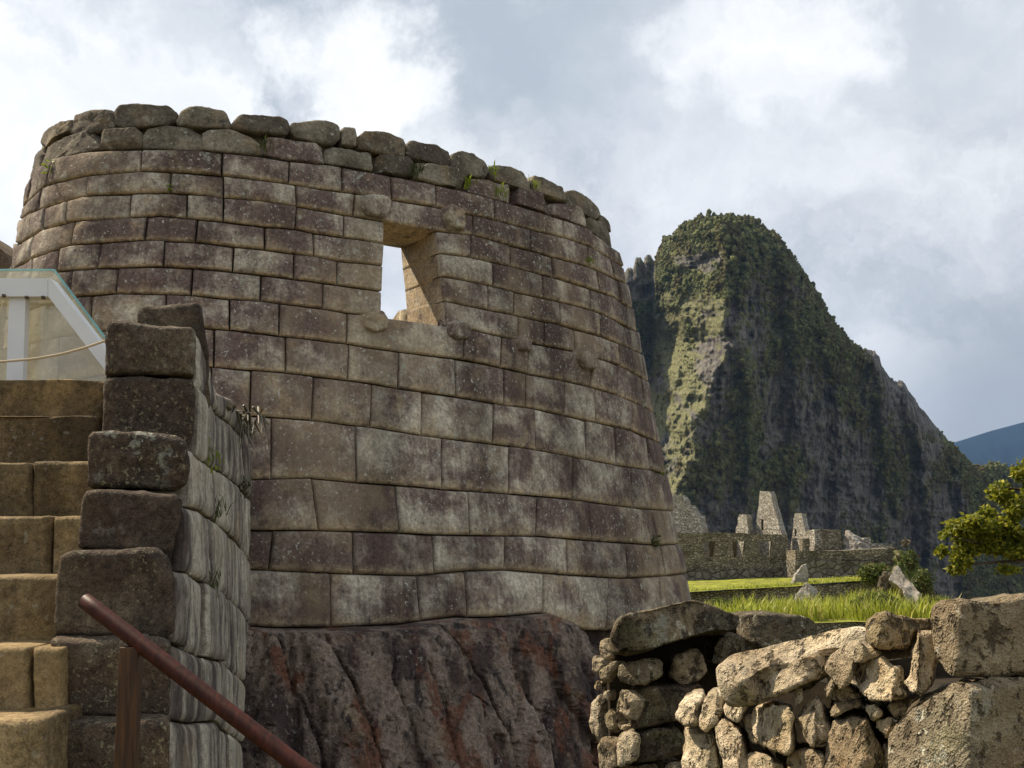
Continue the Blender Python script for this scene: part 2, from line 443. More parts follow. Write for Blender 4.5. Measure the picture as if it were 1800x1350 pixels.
M['ruin'] = rubble_material('rubble_masonry', (.27, .24, .19), (.64, .60, .51), dark=.25)
M['ruindark'] = rubble_material('lichen_dark_rubble', (.17, .145, .10), (.40, .35, .26), dark=.6)
M['ruinbase'] = rubble_material('large_block_masonry', (.13, .115, .095), (.25, .225, .185), scale=2.1, dark=.6, flat=1.25)
M['palerock'] = stone_material('pale_outcrop', (.15, .135, .115), (.36, .33, .29), (.25, .20, .15), grain=9, big=.8, lichen=.2, dark_spots=.7, bumpd=.08, spot_scale=.3)

def plain(name, col, rough=.6, spec=.4, bump=0, sc=40, var=.25):
    m, t, b = new_mat(name, rough, spec); n = t.noise(t.pos(), sc, 4, .6)
    t.put(b, 'Base Color', t.mix(1.0, col, t.lin(n, .3, .7, 1 - var, 1 + var), 'MULTIPLY'))
    if bump: t.put(b, 'Normal', t.bump(n, .7, bump))
    return m
M['darkfill'] = plain('gap_shade_fill', (.030, .023, .015), .95, .1, .02, 8, .5)  # near-black colour paints in the shade of the gaps between stones
M['soil'] = plain('earth', (.11, .085, .05), .95, .1, .02, 8, .5)
M['paint'] = plain('grey_white_paint', (.70, .705, .71), .42, .4, 0, 6, .04)
M['rope'] = plain('rope', (.55, .46, .32), .9, .1, .002, 300, .3)
M['bark'] = plain('bark', (.10, .075, .05), .95, .1, .02, 20, .5)
def wood():
    m, t, b = new_mat('varnished_wood', .5, .16)
    p = t.vm('MULTIPLY', t.pos(), (1, .35, .5)); n = t.noise(p, 45, 4, .6, .6); n2 = t.noise(t.pos(), 9, 3, .6)
    col = t.mix(t.ss(n, .35, .7), (.022, .005, .003), (.062, .014, .007)); col = t.mix(t.ss(n2, .5, .7, 0, .5), col, (.05, .012, .008))
    t.put(b, 'Base Color', col); t.put(b, 'Normal', t.bump(n, .4, .002)); return m
M['wood'] = wood()
def postwood():
    m, t, b = new_mat('post_wood', .5, .35)
    p = t.vm('MULTIPLY', t.pos(), (1, 1, .08)); n = t.noise(p, 70, 4, .6, .4); n2 = t.noise(p, 17, 3, .6)
    col = t.mix(t.ss(n, .35, .7), (.035, .014, .006), (.095, .040, .014)); col = t.mix(t.ss(n2, .5, .7, 0, .7), col, (.03, .012, .008))
    t.put(b, 'Base Color', col); t.put(b, 'Normal', t.bump(n, .5, .003)); return m
M['postwood'] = postwood()
def glass(name, tr, gl, tint=(.94, .97, .95), wall_refl=0.0):
    m = D_.materials.new(name); m.use_nodes = True; t = NT(m.node_tree); t.n.remove(t.n['Principled BSDF'])
    a = t.n.new('ShaderNodeBsdfTransparent'); t.put(a, 0, tint)
    g = t.n.new('ShaderNodeBsdfGlossy'); t.put(g, 'Roughness', .06); t.put(g, 'Color', (.95, .97, .96))
    d = t.n.new('ShaderNodeBsdfDiffuse'); t.put(d, 'Color', (.80, .70, .48))  # cream diffuse layer paints the reflection of a sunlit wall onto the pane
    x = t.n.new('ShaderNodeMixShader'); t.put(x, 0, gl); t.l.new(a.outputs[0], x.inputs[1]); t.l.new(g.outputs[0], x.inputs[2])
    y = t.n.new('ShaderNodeMixShader'); n = t.noise(t.pos(), 3.5, 4, .6); t.put(y, 0, t.lin(n, .3, .75, wall_refl * .6, wall_refl * 1.3))
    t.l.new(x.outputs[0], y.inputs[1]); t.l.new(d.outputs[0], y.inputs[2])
    t.l.new(y.outputs[0], t.n['Material Output'].inputs[0]); return m
M['glass'] = glass('pane_glass', 1, .09, wall_refl=.28)
M['glassedge'] = plain('glass_edge', (.20, .42, .42), .15, .6, 0, 10, .1)
def leaf_mat(name, c0, c1, c2=None, trans=.35):
    m, t, b = new_mat(name, .5, .3)
    a = t.xyz(t.attr('blk')); n = t.noise(t.pos(), 3, 3, .5)
    col = t.mix(a[0], c0, c1)
    if c2: col = t.mix(t.ss(a[1], .82, .95), col, c2)
    col = t.mix(1.0, col, t.lin(n, .3, .7, .75, 1.25), 'MULTIPLY')
    t.put(b, 'Base Color', col)
    tr = t.n.new('ShaderNodeBsdfTranslucent'); t.put(tr, 0, col)
    x = t.n.new('ShaderNodeMixShader'); t.put(x, 0, trans); t.l.new(b.outputs[0], x.inputs[1]); t.l.new(tr.outputs[0], x.inputs[2])
    t.l.new(x.outputs[0], t.n['Material Output'].inputs[0]); return m
M['leaf'] = leaf_mat('tree_leaf', (.07, .095, .010), (.29, .29, .028), (.52, .46, .05), .5)
M['bush'] = leaf_mat('bush_leaf', (.05, .075, .015), (.12, .15, .025), (.2, .14, .05))
M['grass'] = leaf_mat('grass_blade', (.15, .19, .018), (.40, .42, .05), (.52, .47, .14), .45)
M['weed'] = leaf_mat('weed_leaf', (.12, .17, .02), (.30, .36, .03), None, .45)
M['darkweed'] = leaf_mat('moss_blade', (.05, .07, .02), (.12, .13, .04))
M['drygrass'] = leaf_mat('dry_root', (.10, .09, .06), (.22, .20, .15), (.30, .16, .06), .2)
M['thatch'] = plain('thatch', (.13, .095, .065), .95, .1, .05, 30, .6)
def lawn_mat():
    m, t, b = new_mat('lawn', .9, .1); n = t.noise(t.pos(), 1.5, 4, .6); n2 = t.noise(t.pos(), 22, 3, .6)
    col = t.mix(t.ss(n, .35, .65), (.13, .15, .025), (.30, .31, .045)); col = t.mix(t.ss(t.noise(t.pos(), .55, 5, .7), .52, .62, 0, .8), col, (.17, .14, .06)); col = t.mix(1.0, col, t.lin(n2, .3, .7, .5, 1.5), 'MULTIPLY')
    t.put(b, 'Base Color', col); t.put(b, 'Normal', t.bump(n2, .8, .06)); return m
M['lawn'] = lawn_mat()
def ground_mat():
    m, t, b = new_mat('ground', .95, .1); p = t.pos(); n = t.noise(p, .35, 5, .6); n2 = t.noise(p, 6, 4, .6)
    col = t.mix(t.ss(n, .42, .6), (.16, .13, .085), (.08, .10, .025)); col = t.mix(1.0, col, t.lin(n2, .3, .7, .65, 1.35), 'MULTIPLY')
    t.put(b, 'Base Color', col); t.put(b, 'Normal', t.bump(n2, .8, .05)); return m
M['ground'] = ground_mat()

# ------------------------------------------------------------------ ground
def ground():
    xs = np.concatenate([[-3000, -800, -200, -60], np.linspace(-20, 20, 33), [60, 200, 800, 3000]])
    ys = np.concatenate([[-400, -60, -20], np.linspace(-8, 14, 23), [20, 30, 45, 58, 75, 110, 160, 250, 500, 900, 1500, 3000, 6000]])
    X, Y = np.meshgrid(xs, ys)
    Z = np.interp(Y, [4.2, 5.6, 9, 13], [0, -.9, -1.0, -1.9])
    Z = np.where(Y > 58, np.interp(Y, [58, 75, 110, 160, 250], [-1.9, -8, -40, -95, -150]), Z)
    Z = Z + fbm(np.stack([X, Y, 0 * X], -1), .3, 3) * np.where(np.abs(Y) < 60, .06, 1.5)
    V = np.stack([X, Y, Z], -1).reshape(-1, 3); nx = len(xs)
    Fs = np.array([[j * nx + i, j * nx + i + 1, (j + 1) * nx + i + 1, (j + 1) * nx + i] for j in range(len(ys) - 1) for i in range(nx - 1)])
    tag(mesh_obj('ground', V, Fs, M['ground']), kind='structure')
ground()

# ------------------------------------------------------------------ tower surface (plan curve and batter recovered from the photograph)
U = 3.4
TC = np.array([-.72, 3.85])
KN = np.radians(np.array([-235, -200, -170, -150, -130, -110, -90, -70, -50, -30, -10, 20]))
KV = np.array([-0.102, 0.286, 0.608, 0.864, 1.035, 1.175, 1.132, 1.004, 0.954, 0.974, 1.071, 1.194]); KB = .1805
def _spline(kn, v):
    n = len(kn); h = np.diff(kn); A = np.zeros((n, n)); b = np.zeros(n); A[0, 0] = A[-1, -1] = 1
    for i in range(1, n - 1):
        A[i, i - 1] = h[i - 1]; A[i, i] = 2 * (h[i - 1] + h[i]); A[i, i + 1] = h[i]
        b[i] = 3 * ((v[i + 1] - v[i]) / h[i] - (v[i] - v[i - 1]) / h[i - 1])
    c = np.linalg.solve(A, b); bb = np.diff(v) / h - h * (2 * c[:-1] + c[1:]) / 3; d = np.diff(c) / (3 * h)
    def f(x):
        i = np.clip(np.searchsorted(kn, x) - 1, 0, n - 2); q = x - kn[i]
        return v[i] + bb[i] * q + c[i] * q * q + d[i] * q ** 3
    return f
RPHI = _spline(KN, KV)
def _phi(x, y):
    p = np.arctan2(y - TC[1], x - TC[0]); return np.where(p > R_(60), p - 2 * math.pi, p)
def tower_g(Q):
    """signed distance (plan) of points given in tower units relative to the eye"""
    x, y, z = Q[..., 0], Q[..., 1], Q[..., 2]
    return np.hypot(x - TC[0], y - TC[1]) - np.maximum(RPHI(_phi(x, y)) - KB * (z - 1), .05)
def tower_map(px, py):
    px, py = np.asarray(px, float), np.asarray(py, float); sh = px.shape
    d = raydir(px.ravel(), py.ravel()); d = d / d[:, 1:2]
    ts = np.linspace(1.6, 4.6, 160); G = np.stack([tower_g(d * q) for q in ts], 1)
    neg = G < 0; has = neg.any(1); i = np.where(has, neg.argmax(1), G.argmin(1)); i = np.clip(i, 1, len(ts) - 1)
    lo, hi = ts[i - 1].copy(), ts[i].copy()
    for _ in range(22):
        mid = (lo + hi) / 2; s = tower_g(d * mid[:, None]) < 0
        hi = np.where(s, mid, hi); lo = np.where(s, lo, mid)
    q = np.where(has, hi, ts[i]); Q = d * q[:, None]
    # rays that pass beside the wall: pull onto the surface
    g = tower_g(Q); r = Q[:, :2] - TC; rn = np.linalg.norm(r, axis=1)[:, None]
    Q[:, :2] -= np.where(has, 0, g)[:, None] * r / rn
    return (Q * U + CAM).reshape(sh + (3,))
def tower_n(P, horizontal=False):
    Q = (P - CAM) / U; e = 1e-4
    g = np.stack([tower_g(Q + np.eye(3)[k] * e) - tower_g(Q - np.eye(3)[k] * e) for k in range(3)], -1)
    if horizontal: g[..., 2] = 0
    return g / np.linalg.norm(g, axis=-1)[..., None]

def block_geo(mapf, nf, top, bot, xt0, xt1, xb0, xb1, gap=.006, rnd=.03, wid=.035, bulge=.012, depth=.7, open_l=False, open_r=False, seed=0,
              rough=.004, nu=12, nv=8, seal=.35, inward=None, tone=.5, rtop=None):
    """one fitted stone: its four edges are measured joints, the face is rounded towards them, the body runs back into the wall"""
    rs = random.Random(seed * 7919 + 13)
    T, B = np.array(top, float), np.array(bot, float)
    def grid(u, v):
        u, v = np.meshgrid(u, v)
        xt = xt0 + (xt1 - xt0) * u; xb = xb0 + (xb1 - xb0) * u
        x = xt + (xb - xt) * v
        return x, np.interp(xt, T[:, 0], T[:, 1]) * (1 - v) + np.interp(xb, B[:, 0], B[:, 1]) * v
    P = mapf(*grid(np.linspace(0, 1, 9), np.array([0, .5, 1.])))
    Lu = max(.02, np.linalg.norm(np.diff(P[1], axis=0), axis=1).sum()); Lv = max(.02, np.linalg.norm(P[2, 4] - P[0, 4]))
    def nodes(L, n, g0, g1):
        a = np.array([0, .15, .4, .75, 1.15]) * min(wid, L * .22)
        m = np.linspace(g0 + a[-1], L - g1 - a[-1], n)[1:-1]
        return np.concatenate([g0 + a, m, (L - g1 - a)[::-1]])
    gl, gr = (0 if open_l else gap), (0 if open_r else gap)
    su, sv = nodes(Lu, nu, gl, gr), nodes(Lv, nv, gap, gap)
    X = mapf(*grid(su / Lu, sv / Lv)); nrm = nf(X)
    eu = np.minimum(su - gl, Lu - gr - su)[None, :] / wid; ev = np.minimum(sv - gap, Lv - gap - sv)[:, None] / wid
    a, b = np.clip(1 - eu, 0, 1) ** 2, np.clip(1 - ev, 0, 1) ** 2
    h = -rnd * np.minimum(a + b, 1.25)
    uu, vv = su / Lu * 2 - 1, sv / Lv * 2 - 1
    h = h + bulge * rs.uniform(.5, 1.3) * (1 - np.abs(uu[None, :]) ** 3) * (1 - np.abs(vv[:, None]) ** 3) + rs.uniform(-.006, .006) + uu[None, :] * rs.uniform(-.008, .008) + vv[:, None] * rs.uniform(-.004, .004)
    h = h + rough * (fbm(X, 6., 3, .5, seed % 97) * 2.2 + fbm(X, 22., 2, .5, 3) * .8)
    V = (X + nrm * h[..., None]); nvv, nuu = len(sv), len(su)
    Fs = [[j * nuu + i, (j + 1) * nuu + i, (j + 1) * nuu + i + 1, j * nuu + i + 1] for j in range(nvv - 1) for i in range(nuu - 1)]
    loop = [(0, i) for i in range(nuu)] + [(j, nuu - 1) for j in range(1, nvv)] + [(nvv - 1, i) for i in range(nuu - 2, -1, -1)] + [(j, 0) for j in range(nvv - 2, 0, -1)]
    li = np.array([j * nuu + i for j, i in loop]); E = X.reshape(-1, 3)[li]; N = nrm.reshape(-1, 3)[li].copy()
    if inward is not None: N = np.tile(-np.array(inward), (len(li), 1))
    else: N[:, 2] = 0; N /= np.linalg.norm(N, axis=1)[:, None]
    c = E.mean(0); out = E - c
    # directions that seal the joint behind the face, except along an opening
    su_dir = (X[nvv // 2, -1] - X[nvv // 2, 0]); su_dir /= np.linalg.norm(su_dir); sv_dir = np.array([0, 0, 1.])
    ex = np.zeros_like(E)
    for k, (j, i) in enumerate(loop):
        if i == 0 and not open_l: ex[k] -= su_dir * .03
        if i == nuu - 1 and not open_r: ex[k] += su_dir * .03
        if j == 0: ex[k] += sv_dir * .03
        if j == nvv - 1: ex[k] -= sv_dir * .03
    rings = [li]
    allV = [V.reshape(-1, 3)]; n0 = nvv * nuu; L = len(li)
    for dd, e in ((rnd + .05, 0), (seal * .45, 0), (seal * .55, 1), (depth, 1)):
        allV.append(E - N * dd + ex * e); rings.append(np.arange(n0, n0 + L)); n0 += L
    for r0, r1 in zip(rings[:-1], rings[1:]):
        for k in range(L): Fs.append([r0[k], r0[(k + 1) % L], r1[(k + 1) % L], r1[k]])
    Fs.append(list(rings[-1]))
    V = np.concatenate(allV)
    vf = np.concatenate([np.repeat(sv / Lv, nuu)] + [np.repeat(sv / Lv, nuu)[li]] * 4)
    A = np.stack([np.full(len(V), tone), np.full(len(V), rs.random()), vf], -1)
    if open_l or open_r or (inward is not None and rtop): A[nvv * nuu:, 0] = .95; A[nvv * nuu:, 2] = 1.0     # sheltered faces of the opening: no weathering crust
    return V, Fs, A
JL = {
 2: [(46, 335), (55, 312), (70, 292), (93, 278), (145, 267), (248, 261), (347, 262), (388, 268), (463, 275), (497, 281), (577, 288), (658, 302), (688, 308), (767, 324), (827, 338), (912, 360), (990, 385), (1037, 403), (1063, 423), (1087, 442)],
 3: [(38, 365), (77, 327), (150, 308), (245, 300), (300, 302), (388, 308), (447, 315), (505, 322), (560, 332), (602, 337), (640, 342), (690, 351), (766, 363), (857, 383), (933, 403), (995, 418), (1037, 433), (1073, 455), (1096, 470)],
 4: [(34, 385), (65, 368), (148, 343), (228, 340), (298, 338), (330, 340), (393, 347), (463, 353), (522, 362), (605, 377), (677, 388), (768, 405), (835, 413), (897, 431), (933, 440), (972, 452), (1035, 468), (1050, 475), (1087, 493), (1102, 500)],
 5: [(36, 427), (72, 403), (113, 392), (133, 387), (258, 381), (280, 378), (347, 385), (397, 390), (465, 398), (522, 402), (550, 409), (578, 413), (605, 417), (675, 427), (772, 445), (827, 452), (897, 468), (973, 487), (1053, 512), (1077, 521), (1107, 542)],
 6: [(14, 478), (25, 471), (57, 453), (103, 436), (123, 430), (253, 422), (280, 422), (343, 425), (412, 433), (463, 438), (517, 446), (553, 450), (592, 459), (675, 467), (778, 485), (858, 501), (903, 513), (957, 524), (1039, 544), (1072, 558), (1110, 578), (1120, 583)],
 7: [(12, 520), (55, 495), (97, 477), (170, 471), (287, 468), (338, 471), (410, 477), (460, 483), (517, 490), (578, 498), (612, 503), (670, 512), (782, 529), (858, 545), (903, 553), (930, 560), (983, 570), (1010, 578), (1055, 590), (1087, 603), (1113, 615), (1128, 622)],
 8: [(8, 560), (70, 538), (133, 521), (203, 515), (298, 517), (335, 518), (405, 525), (458, 528), (492, 533), (568, 542), (612, 550), (670, 556), (785, 572), (840, 582), (882, 591), (932, 602), (958, 607), (1015, 618), (1043, 628), (1090, 642), (1130, 665), (1140, 670)],
 9: [(8, 615), (100, 592), (200, 579), (330, 574), (368, 577), (405, 580), (490, 590), (610, 604), (640, 610), (702, 619), (815, 632), (882, 646), (932, 658), (983, 667), (1038, 680), (1085, 694), (1133, 715), (1152, 727)],
 10: [(8, 690), (60, 676), (200, 656), (370, 645), (383, 646), (502, 655), (612, 668), (658, 675), (702, 683), (803, 697), (887, 712), (938, 718), (993, 730), (1047, 742), (1112, 757), (1153, 775), (1163, 779)],
 11: [(8, 745), (200, 730), (380, 728), (455, 732), (548, 738), (655, 751), (743, 765), (868, 780), (940, 790), (1032, 807), (1087, 818), (1147, 826), (1172, 835)],
 12: [(380, 844), (455, 842), (547, 840), (630, 848), (728, 855), (778, 860), (897, 868), (1005, 877), (1113, 892), (1163, 897), (1186, 898)],
 13: [(380, 932), (450, 932), (547, 932), (700, 936), (763, 940), (827, 941), (945, 942), (1040, 950), (1100, 954), (1158, 958), (1198, 956)],
 14: [(380, 1000), (450, 1001), (583, 1007), (728, 1012), (818, 1003), (889, 1001), (955, 1007), (1067, 1015), (1103, 1016), (1172, 1012), (1210, 1007), (1214, 1006)],
 15: [(442, 1100), (485, 1103), (583, 1102), (700, 1097), (742, 1091), (798, 1084), (853, 1085), (905, 1082), (955, 1077), (993, 1092), (1024, 1107), (1064, 1108), (1120, 1106), (1225, 1100)],
}
# vertical joints (x at the top and bottom bed) per course
VJ = {
 1: [(46, 38), (57, 48), (92, 79), (248, 246), (391, 390), (510, 508), (602, 602), (688, 690), (767, 766), (869, 871), (991, 994), (1041, 1043), (1075, 1082), (1088, 1096)],
 2: [(36, 34), (72, 66), (153, 149), (300, 298), (393, 393), (520, 522), (625, 622), 'LINTEL', (833, 836), (932, 933), (1033, 1037), (1072, 1080), (1097, 1103)],
 3: [(30, 27), (42, 36), (78, 72), (117, 113), (230, 226), (329, 328), (393, 392), (522, 520), (606, 605), (677, 676), 'W', (769, 773), (827, 828), (897, 898), (970, 975), (1050, 1054), (1087, 1092), (1108, 1112)],
 4: [(24, 18), (31, 25), (57, 51), (130, 123), (258, 252), (347, 343), (466, 466), (551, 553), (676, 673), 'W', (773, 778), (867, 868), (955, 957), (1038, 1039), (1068, 1072), (1100, 1104), (1116, 1120)],
 5: [(16, 12), (58, 53), (103, 98), (177, 169), (288, 286), (412, 409), (517, 517), (592, 593), (673, 671), 'W', (778, 782), (859, 858), (903, 904), (984, 984), (1055, 1056), (1110, 1114), (1122, 1128)],
 6: [(12, 8), (70, 66), (127, 122), (207, 202), (339, 336), (460, 458), (569, 568), (671, 670), 'W', (782, 785), (912, 912), (958, 958), (1010, 1014), (1088, 1092), (1126, 1134), (1136, 1142)],
 7: [(8, 2), (80, 74), (159, 156), (292, 291), (404, 404), (492, 491), (612, 610), 'SILL', (817, 815), (883, 881), (930, 928), (1041, 1039), (1086, 1087), (1128, 1134), (1147, 1150)],
 8: [(24, 16), (105, 100), (196, 192), (288, 287), (330, 328), (377, 376), (503, 502), (614, 612), (702, 700), (801, 803), (887, 887), (925, 925), (993, 993), (1046, 1048), (1110, 1112), (1150, 1156), (1158, 1163)],
 9: [(16, 10), (60, 54), (150, 146), (262, 260), (372, 370), (442, 440), (552, 549), (655, 652), (742, 741), (870, 868), (942, 942), (1031, 1032), (1081, 1086), (1138, 1146), (1162, 1170)],
 10: [(385, 385), (478, 477), (627, 629), (778, 778), (897, 896), (1007, 1007), (1109, 1114), (1152, 1160), (1175, 1184)],
 11: [(385, 385), (548, 560), (697, 704), (824, 827), (947, 944), (1036, 1041), (1145, 1157), (1182, 1196)],
 12: [(385, 385), (482, 474), (621, 623), (763, 766), (889, 888), (997, 997), (1102, 1105), (1162, 1171), (1196, 1211)],
 13: [(385, 385), (582, 584), (733, 741), (818, 823), (957, 956), (1072, 1066), (1159, 1166), (1213, 1223)],
}
# paler and darker stones seen in the photograph: x, y, radius, tone
TONES = [(655, 405, 35, .72), (690, 640, 60, .85), (755, 660, 50, .75), (800, 440, 30, .75), (640, 480, 60, .6), (700, 720, 70, .85), (800, 740, 70, .82), (690, 800, 80, .72), (840, 820, 60, .88),
         (765, 900, 55, .98), (885, 905, 50, .62), (690, 970, 60, .62), (825, 970, 55, 1.0), (945, 970, 50, .66), (890, 1045, 55, .95), (1010, 1045, 50, .85), (660, 1050, 70, .78), (780, 1045, 40, .7),
         (510, 1050, 60, .66), (1040, 975, 50, .62), (1110, 1050, 40, .62), (630, 890, 60, .02), (560, 970, 55, .06), (500, 890, 40, .30), (540, 790, 60, .36), (1080, 915, 45, .2), (990, 910, 40, .35),
         (1020, 700, 25, .8), (985, 760, 45, .7), (1060, 770, 40, .6), (950, 820, 50, .5), (1060, 840, 50, .55), (600, 700, 50, .55), (860, 655, 40, .4), (890, 320, 80, .38), (320, 290, 60, .5), (170, 290, 70, .42),
         (100, 400, 60, .62), (60, 430, 60, .7), (150, 480, 60, .55), (200, 560, 60, .5), (440, 460, 60, .5), (930, 460, 60, .25), (1000, 450, 60, .22), (990, 560, 60, .3), (720, 370, 50, .3), (720, 585, 60, .68)]
def tone_at(x, y, rs):
    best = None
    for (a, b, r, v) in TONES:
        d = math.hypot(x - a, y - b) / r
        if d < 1 and (best is None or d < best[0]): best = (d, v)
    base = rs.uniform(.18, .48)
    if best is None: return base
    k = 1 - best[0] ** 2 * .7
    return base * (1 - k) + best[1] * k

tower_c = np.array([TC[0] * U, TC[1] * U, 0.0])
tower = thing('curved_stone_tower', tuple(tower_c), 'tall curved tower wall of fitted purple-grey stone blocks with one window', 'tower')
WINX, WINY = 722.0, 480.0
_wn = tower_n(tower_map(np.array([WINX]), np.array([WINY])), True)[0]; WIN_IN = -_wn
WALL_T = .68

def build_tower():
    mb = MB(); seed = 100
    lint = sill = None
    for c in range(1, 14):
        top, bot = JL[c + 1], JL[c + 2]
        L = VJ[c]; i = 0
        while i < len(L) - 1:
            a, b = L[i], L[i + 1]
            if a == 'W' or a in ('LINTEL', 'SILL'): i += 1; continue
            special = None; ol = orr = False
            if b == 'W':
                i += 1; continue
            if b in ('LINTEL', 'SILL'): special = b; b = L[i + 2]
            if i + 2 < len(L) and L[i + 2] == 'W': orr = True
            if i > 0 and L[i - 1] == 'W': ol = True
            seed += 1; rs = random.Random(seed)
            xm = (a[0] + b[0]) / 2; ym = (np.interp(xm, *np.array(top, float).T) + np.interp(xm, *np.array(bot, float).T)) / 2
            tone = tone_at(xm, ym, rs)
            if ol: tone = max(tone, .72)
            near_win = special or ol or orr
            big = c >= 9
            V, Fs, A = block_geo(tower_map, tower_n, top, bot, a[0], b[0], a[1], b[1], gap=rs.uniform(.0045, .0075) if c < 9 else rs.uniform(.0035, .006), rnd=rs.uniform(.014, .024) if c < 12 else .028,
                                 wid=.016 if not big else .022, bulge=.010 if c < 12 else .018, depth=WALL_T, open_l=ol, open_r=orr, seed=seed, inward=WIN_IN if near_win else None, tone=tone, rtop=special,
                                 nu=10, nv=6, rough=.0045 if xm > 130 else .008)
            if special == 'LINTEL': lint = (V, Fs, A)
            elif special == 'SILL': sill = (V, Fs, A)
            else: mb.add(V, Fs, A)
            i += 1
    mb.build('masonry', M['ashlar'], tower)
    mesh_obj('lintel', lint[0], lint[1], M['ashlar'], tower, True, {'blk': lint[2]})
    mesh_obj('window_sill', sill[0], sill[1], M['ashlar'], tower, True, {'blk': sill[2]})
    # rest of the curve, continuing round both ends out of view
    mb2 = MB()
    zs = np.array([1.0, .93, .867, .798, .729, .658, .587, .492, .389, .272, .137, .019, -.078, -.22])
    def cyl(ph, z):
        r = RPHI(ph) - KB * (z - 1)
        return np.stack([TC[0] + r * np.cos(ph), TC[1] + r * np.sin(ph), z], -1) * U + CAM
    for p0, p1 in ((R_(9), R_(19)), (R_(-205), R_(-137))):
        n = 3 if p0 > 0 else 9
        mb2 = MB()
        for k in range(1 if p0 > 0 else 0, 13):
            e = np.linspace(p0, p1, n + 1) + (R_(1.7) if k % 2 else 0)
            for i in range(n):
                seed += 1
                q = np.array([[e[i] + .002, zs[k + 1] + .003], [e[i + 1] - .002, zs[k + 1] + .003], [e[i + 1] - .002, zs[k] - .003], [e[i] + .002, zs[k] - .003]])
                m = np.array([cyl(a, b) for a, b in q]); nn = tower_n(m, True)
                V = np.concatenate([m - nn * .02, m - nn * WALL_T]); cc = m.mean(0); inner = cc + (m - cc) * .86
                V = np.concatenate([V, inner + nn * .005])
                Fs = [[8, 9, 10, 11]] + [[j, (j + 1) % 4, 8 + (j + 1) % 4, 8 + j] for j in range(4)] + [[j + 4, (j + 1) % 4 + 4, (j + 1) % 4, j] for j in range(4)] + [[7, 6, 5, 4]]
                mb2.add(V, Fs, (random.Random(seed).uniform(.2, .6), random.Random(seed + 1).random(), .5))
        mb2.build('return_masonry', M['ashlar'], tower, False)
build_tower()

# rough rows on top of the fitted courses: outlines measured in the photograph
ROW2 = [
 [(53, 312), (55, 290), (60, 276), (66, 264), (71, 272), (69, 296), (60, 318)],
 [(71, 290), (80, 258), (110, 240), (140, 230), (165, 228), (175, 232), (172, 258), (145, 268), (93, 279), (74, 296)],
 [(173, 261), (181, 227), (200, 223), (235, 221), (244, 229), (245, 257), (210, 261)],
 [(247, 257), (246, 234), (257, 221), (290, 218), (345, 221), (355, 231), (355, 259), (345, 262), (290, 259)],
 [(358, 262), (357, 232), (366, 225), (405, 228), (440, 233), (459, 246), (460, 268), (440, 270)],
 [(464, 273), (467, 243), (480, 240), (530, 246), (572, 253), (572, 284), (520, 280)],
 [(575, 284), (577, 255), (600, 256), (655, 265), (658, 300), (620, 292)],
 [(663, 299), (661, 272), (690, 272), (720, 275), (728, 285), (728, 308), (700, 305)],
 [(735, 312), (734, 285), (770, 288), (810, 295), (827, 309), (820, 332), (790, 325)],
 [(829, 337), (831, 312), (850, 313), (905, 327), (912, 356), (870, 348)],
 [(914, 357), (916, 330), (940, 332), (960, 340), (973, 352), (975, 376), (940, 366)],
 [(976, 376), (978, 352), (1000, 356), (1020, 362), (1030, 375), (1033, 398), (1005, 388)],
 [(1035, 399), (1038, 382), (1052, 386), (1064, 394), (1072, 408), (1080, 436), (1060, 420)],
]
ROW1 = [
 [(49, 292), (52, 276), (58, 260), (66, 249), (69, 256), (66, 268), (55, 285)],
 [(70, 250), (74, 233), (85, 222), (105, 211), (119, 208), (117, 228), (90, 241), (76, 258)],
 [(114, 229), (117, 214), (124, 198), (142, 191), (188, 187), (195, 194), (192, 213), (182, 225), (125, 234)],
 [(183, 222), (184, 208), (190, 203), (197, 214), (195, 222)],
 [(196, 214), (197, 190), (206, 180), (235, 177), (268, 177), (292, 181), (305, 194), (308, 206), (285, 216), (215, 221)],
 [(309, 207), (316, 196), (332, 184), (350, 183), (372, 184), (395, 191), (404, 214), (401, 223), (345, 221), (312, 217)],
 [(408, 219), (414, 207), (424, 196), (450, 198), (490, 203), (505, 210), (510, 224), (503, 234), (440, 229), (412, 224)],
 [(511, 224), (518, 212), (540, 208), (590, 212), (600, 220), (602, 239), (590, 251), (525, 241)],
 [(603, 226), (609, 219), (627, 222), (632, 235), (632, 254), (604, 251)],
 [(633, 240), (645, 225), (665, 226), (690, 230), (713, 240), (716, 250), (714, 272), (690, 271), (636, 259)],
 [(718, 256), (727, 245), (770, 252), (793, 264), (796, 280), (791, 291), (730, 276), (720, 270)],
 [(796, 290), (800, 266), (815, 262), (835, 267), (855, 281), (863, 296), (857, 310), (835, 309), (800, 296)],
 [(864, 302), (868, 288), (878, 286), (890, 290), (902, 292), (925, 302), (936, 320), (932, 333), (870, 313)],
 [(938, 316), (943, 307), (960, 312), (990, 329), (998, 345), (996, 353), (945, 336)],
 [(998, 346), (1000, 337), (1010, 333), (1030, 342), (1055, 366), (1058, 376), (1050, 386), (1000, 359)],
 [(1058, 374), (1068, 379), (1077, 393), (1079, 407), (1062, 396)],
]
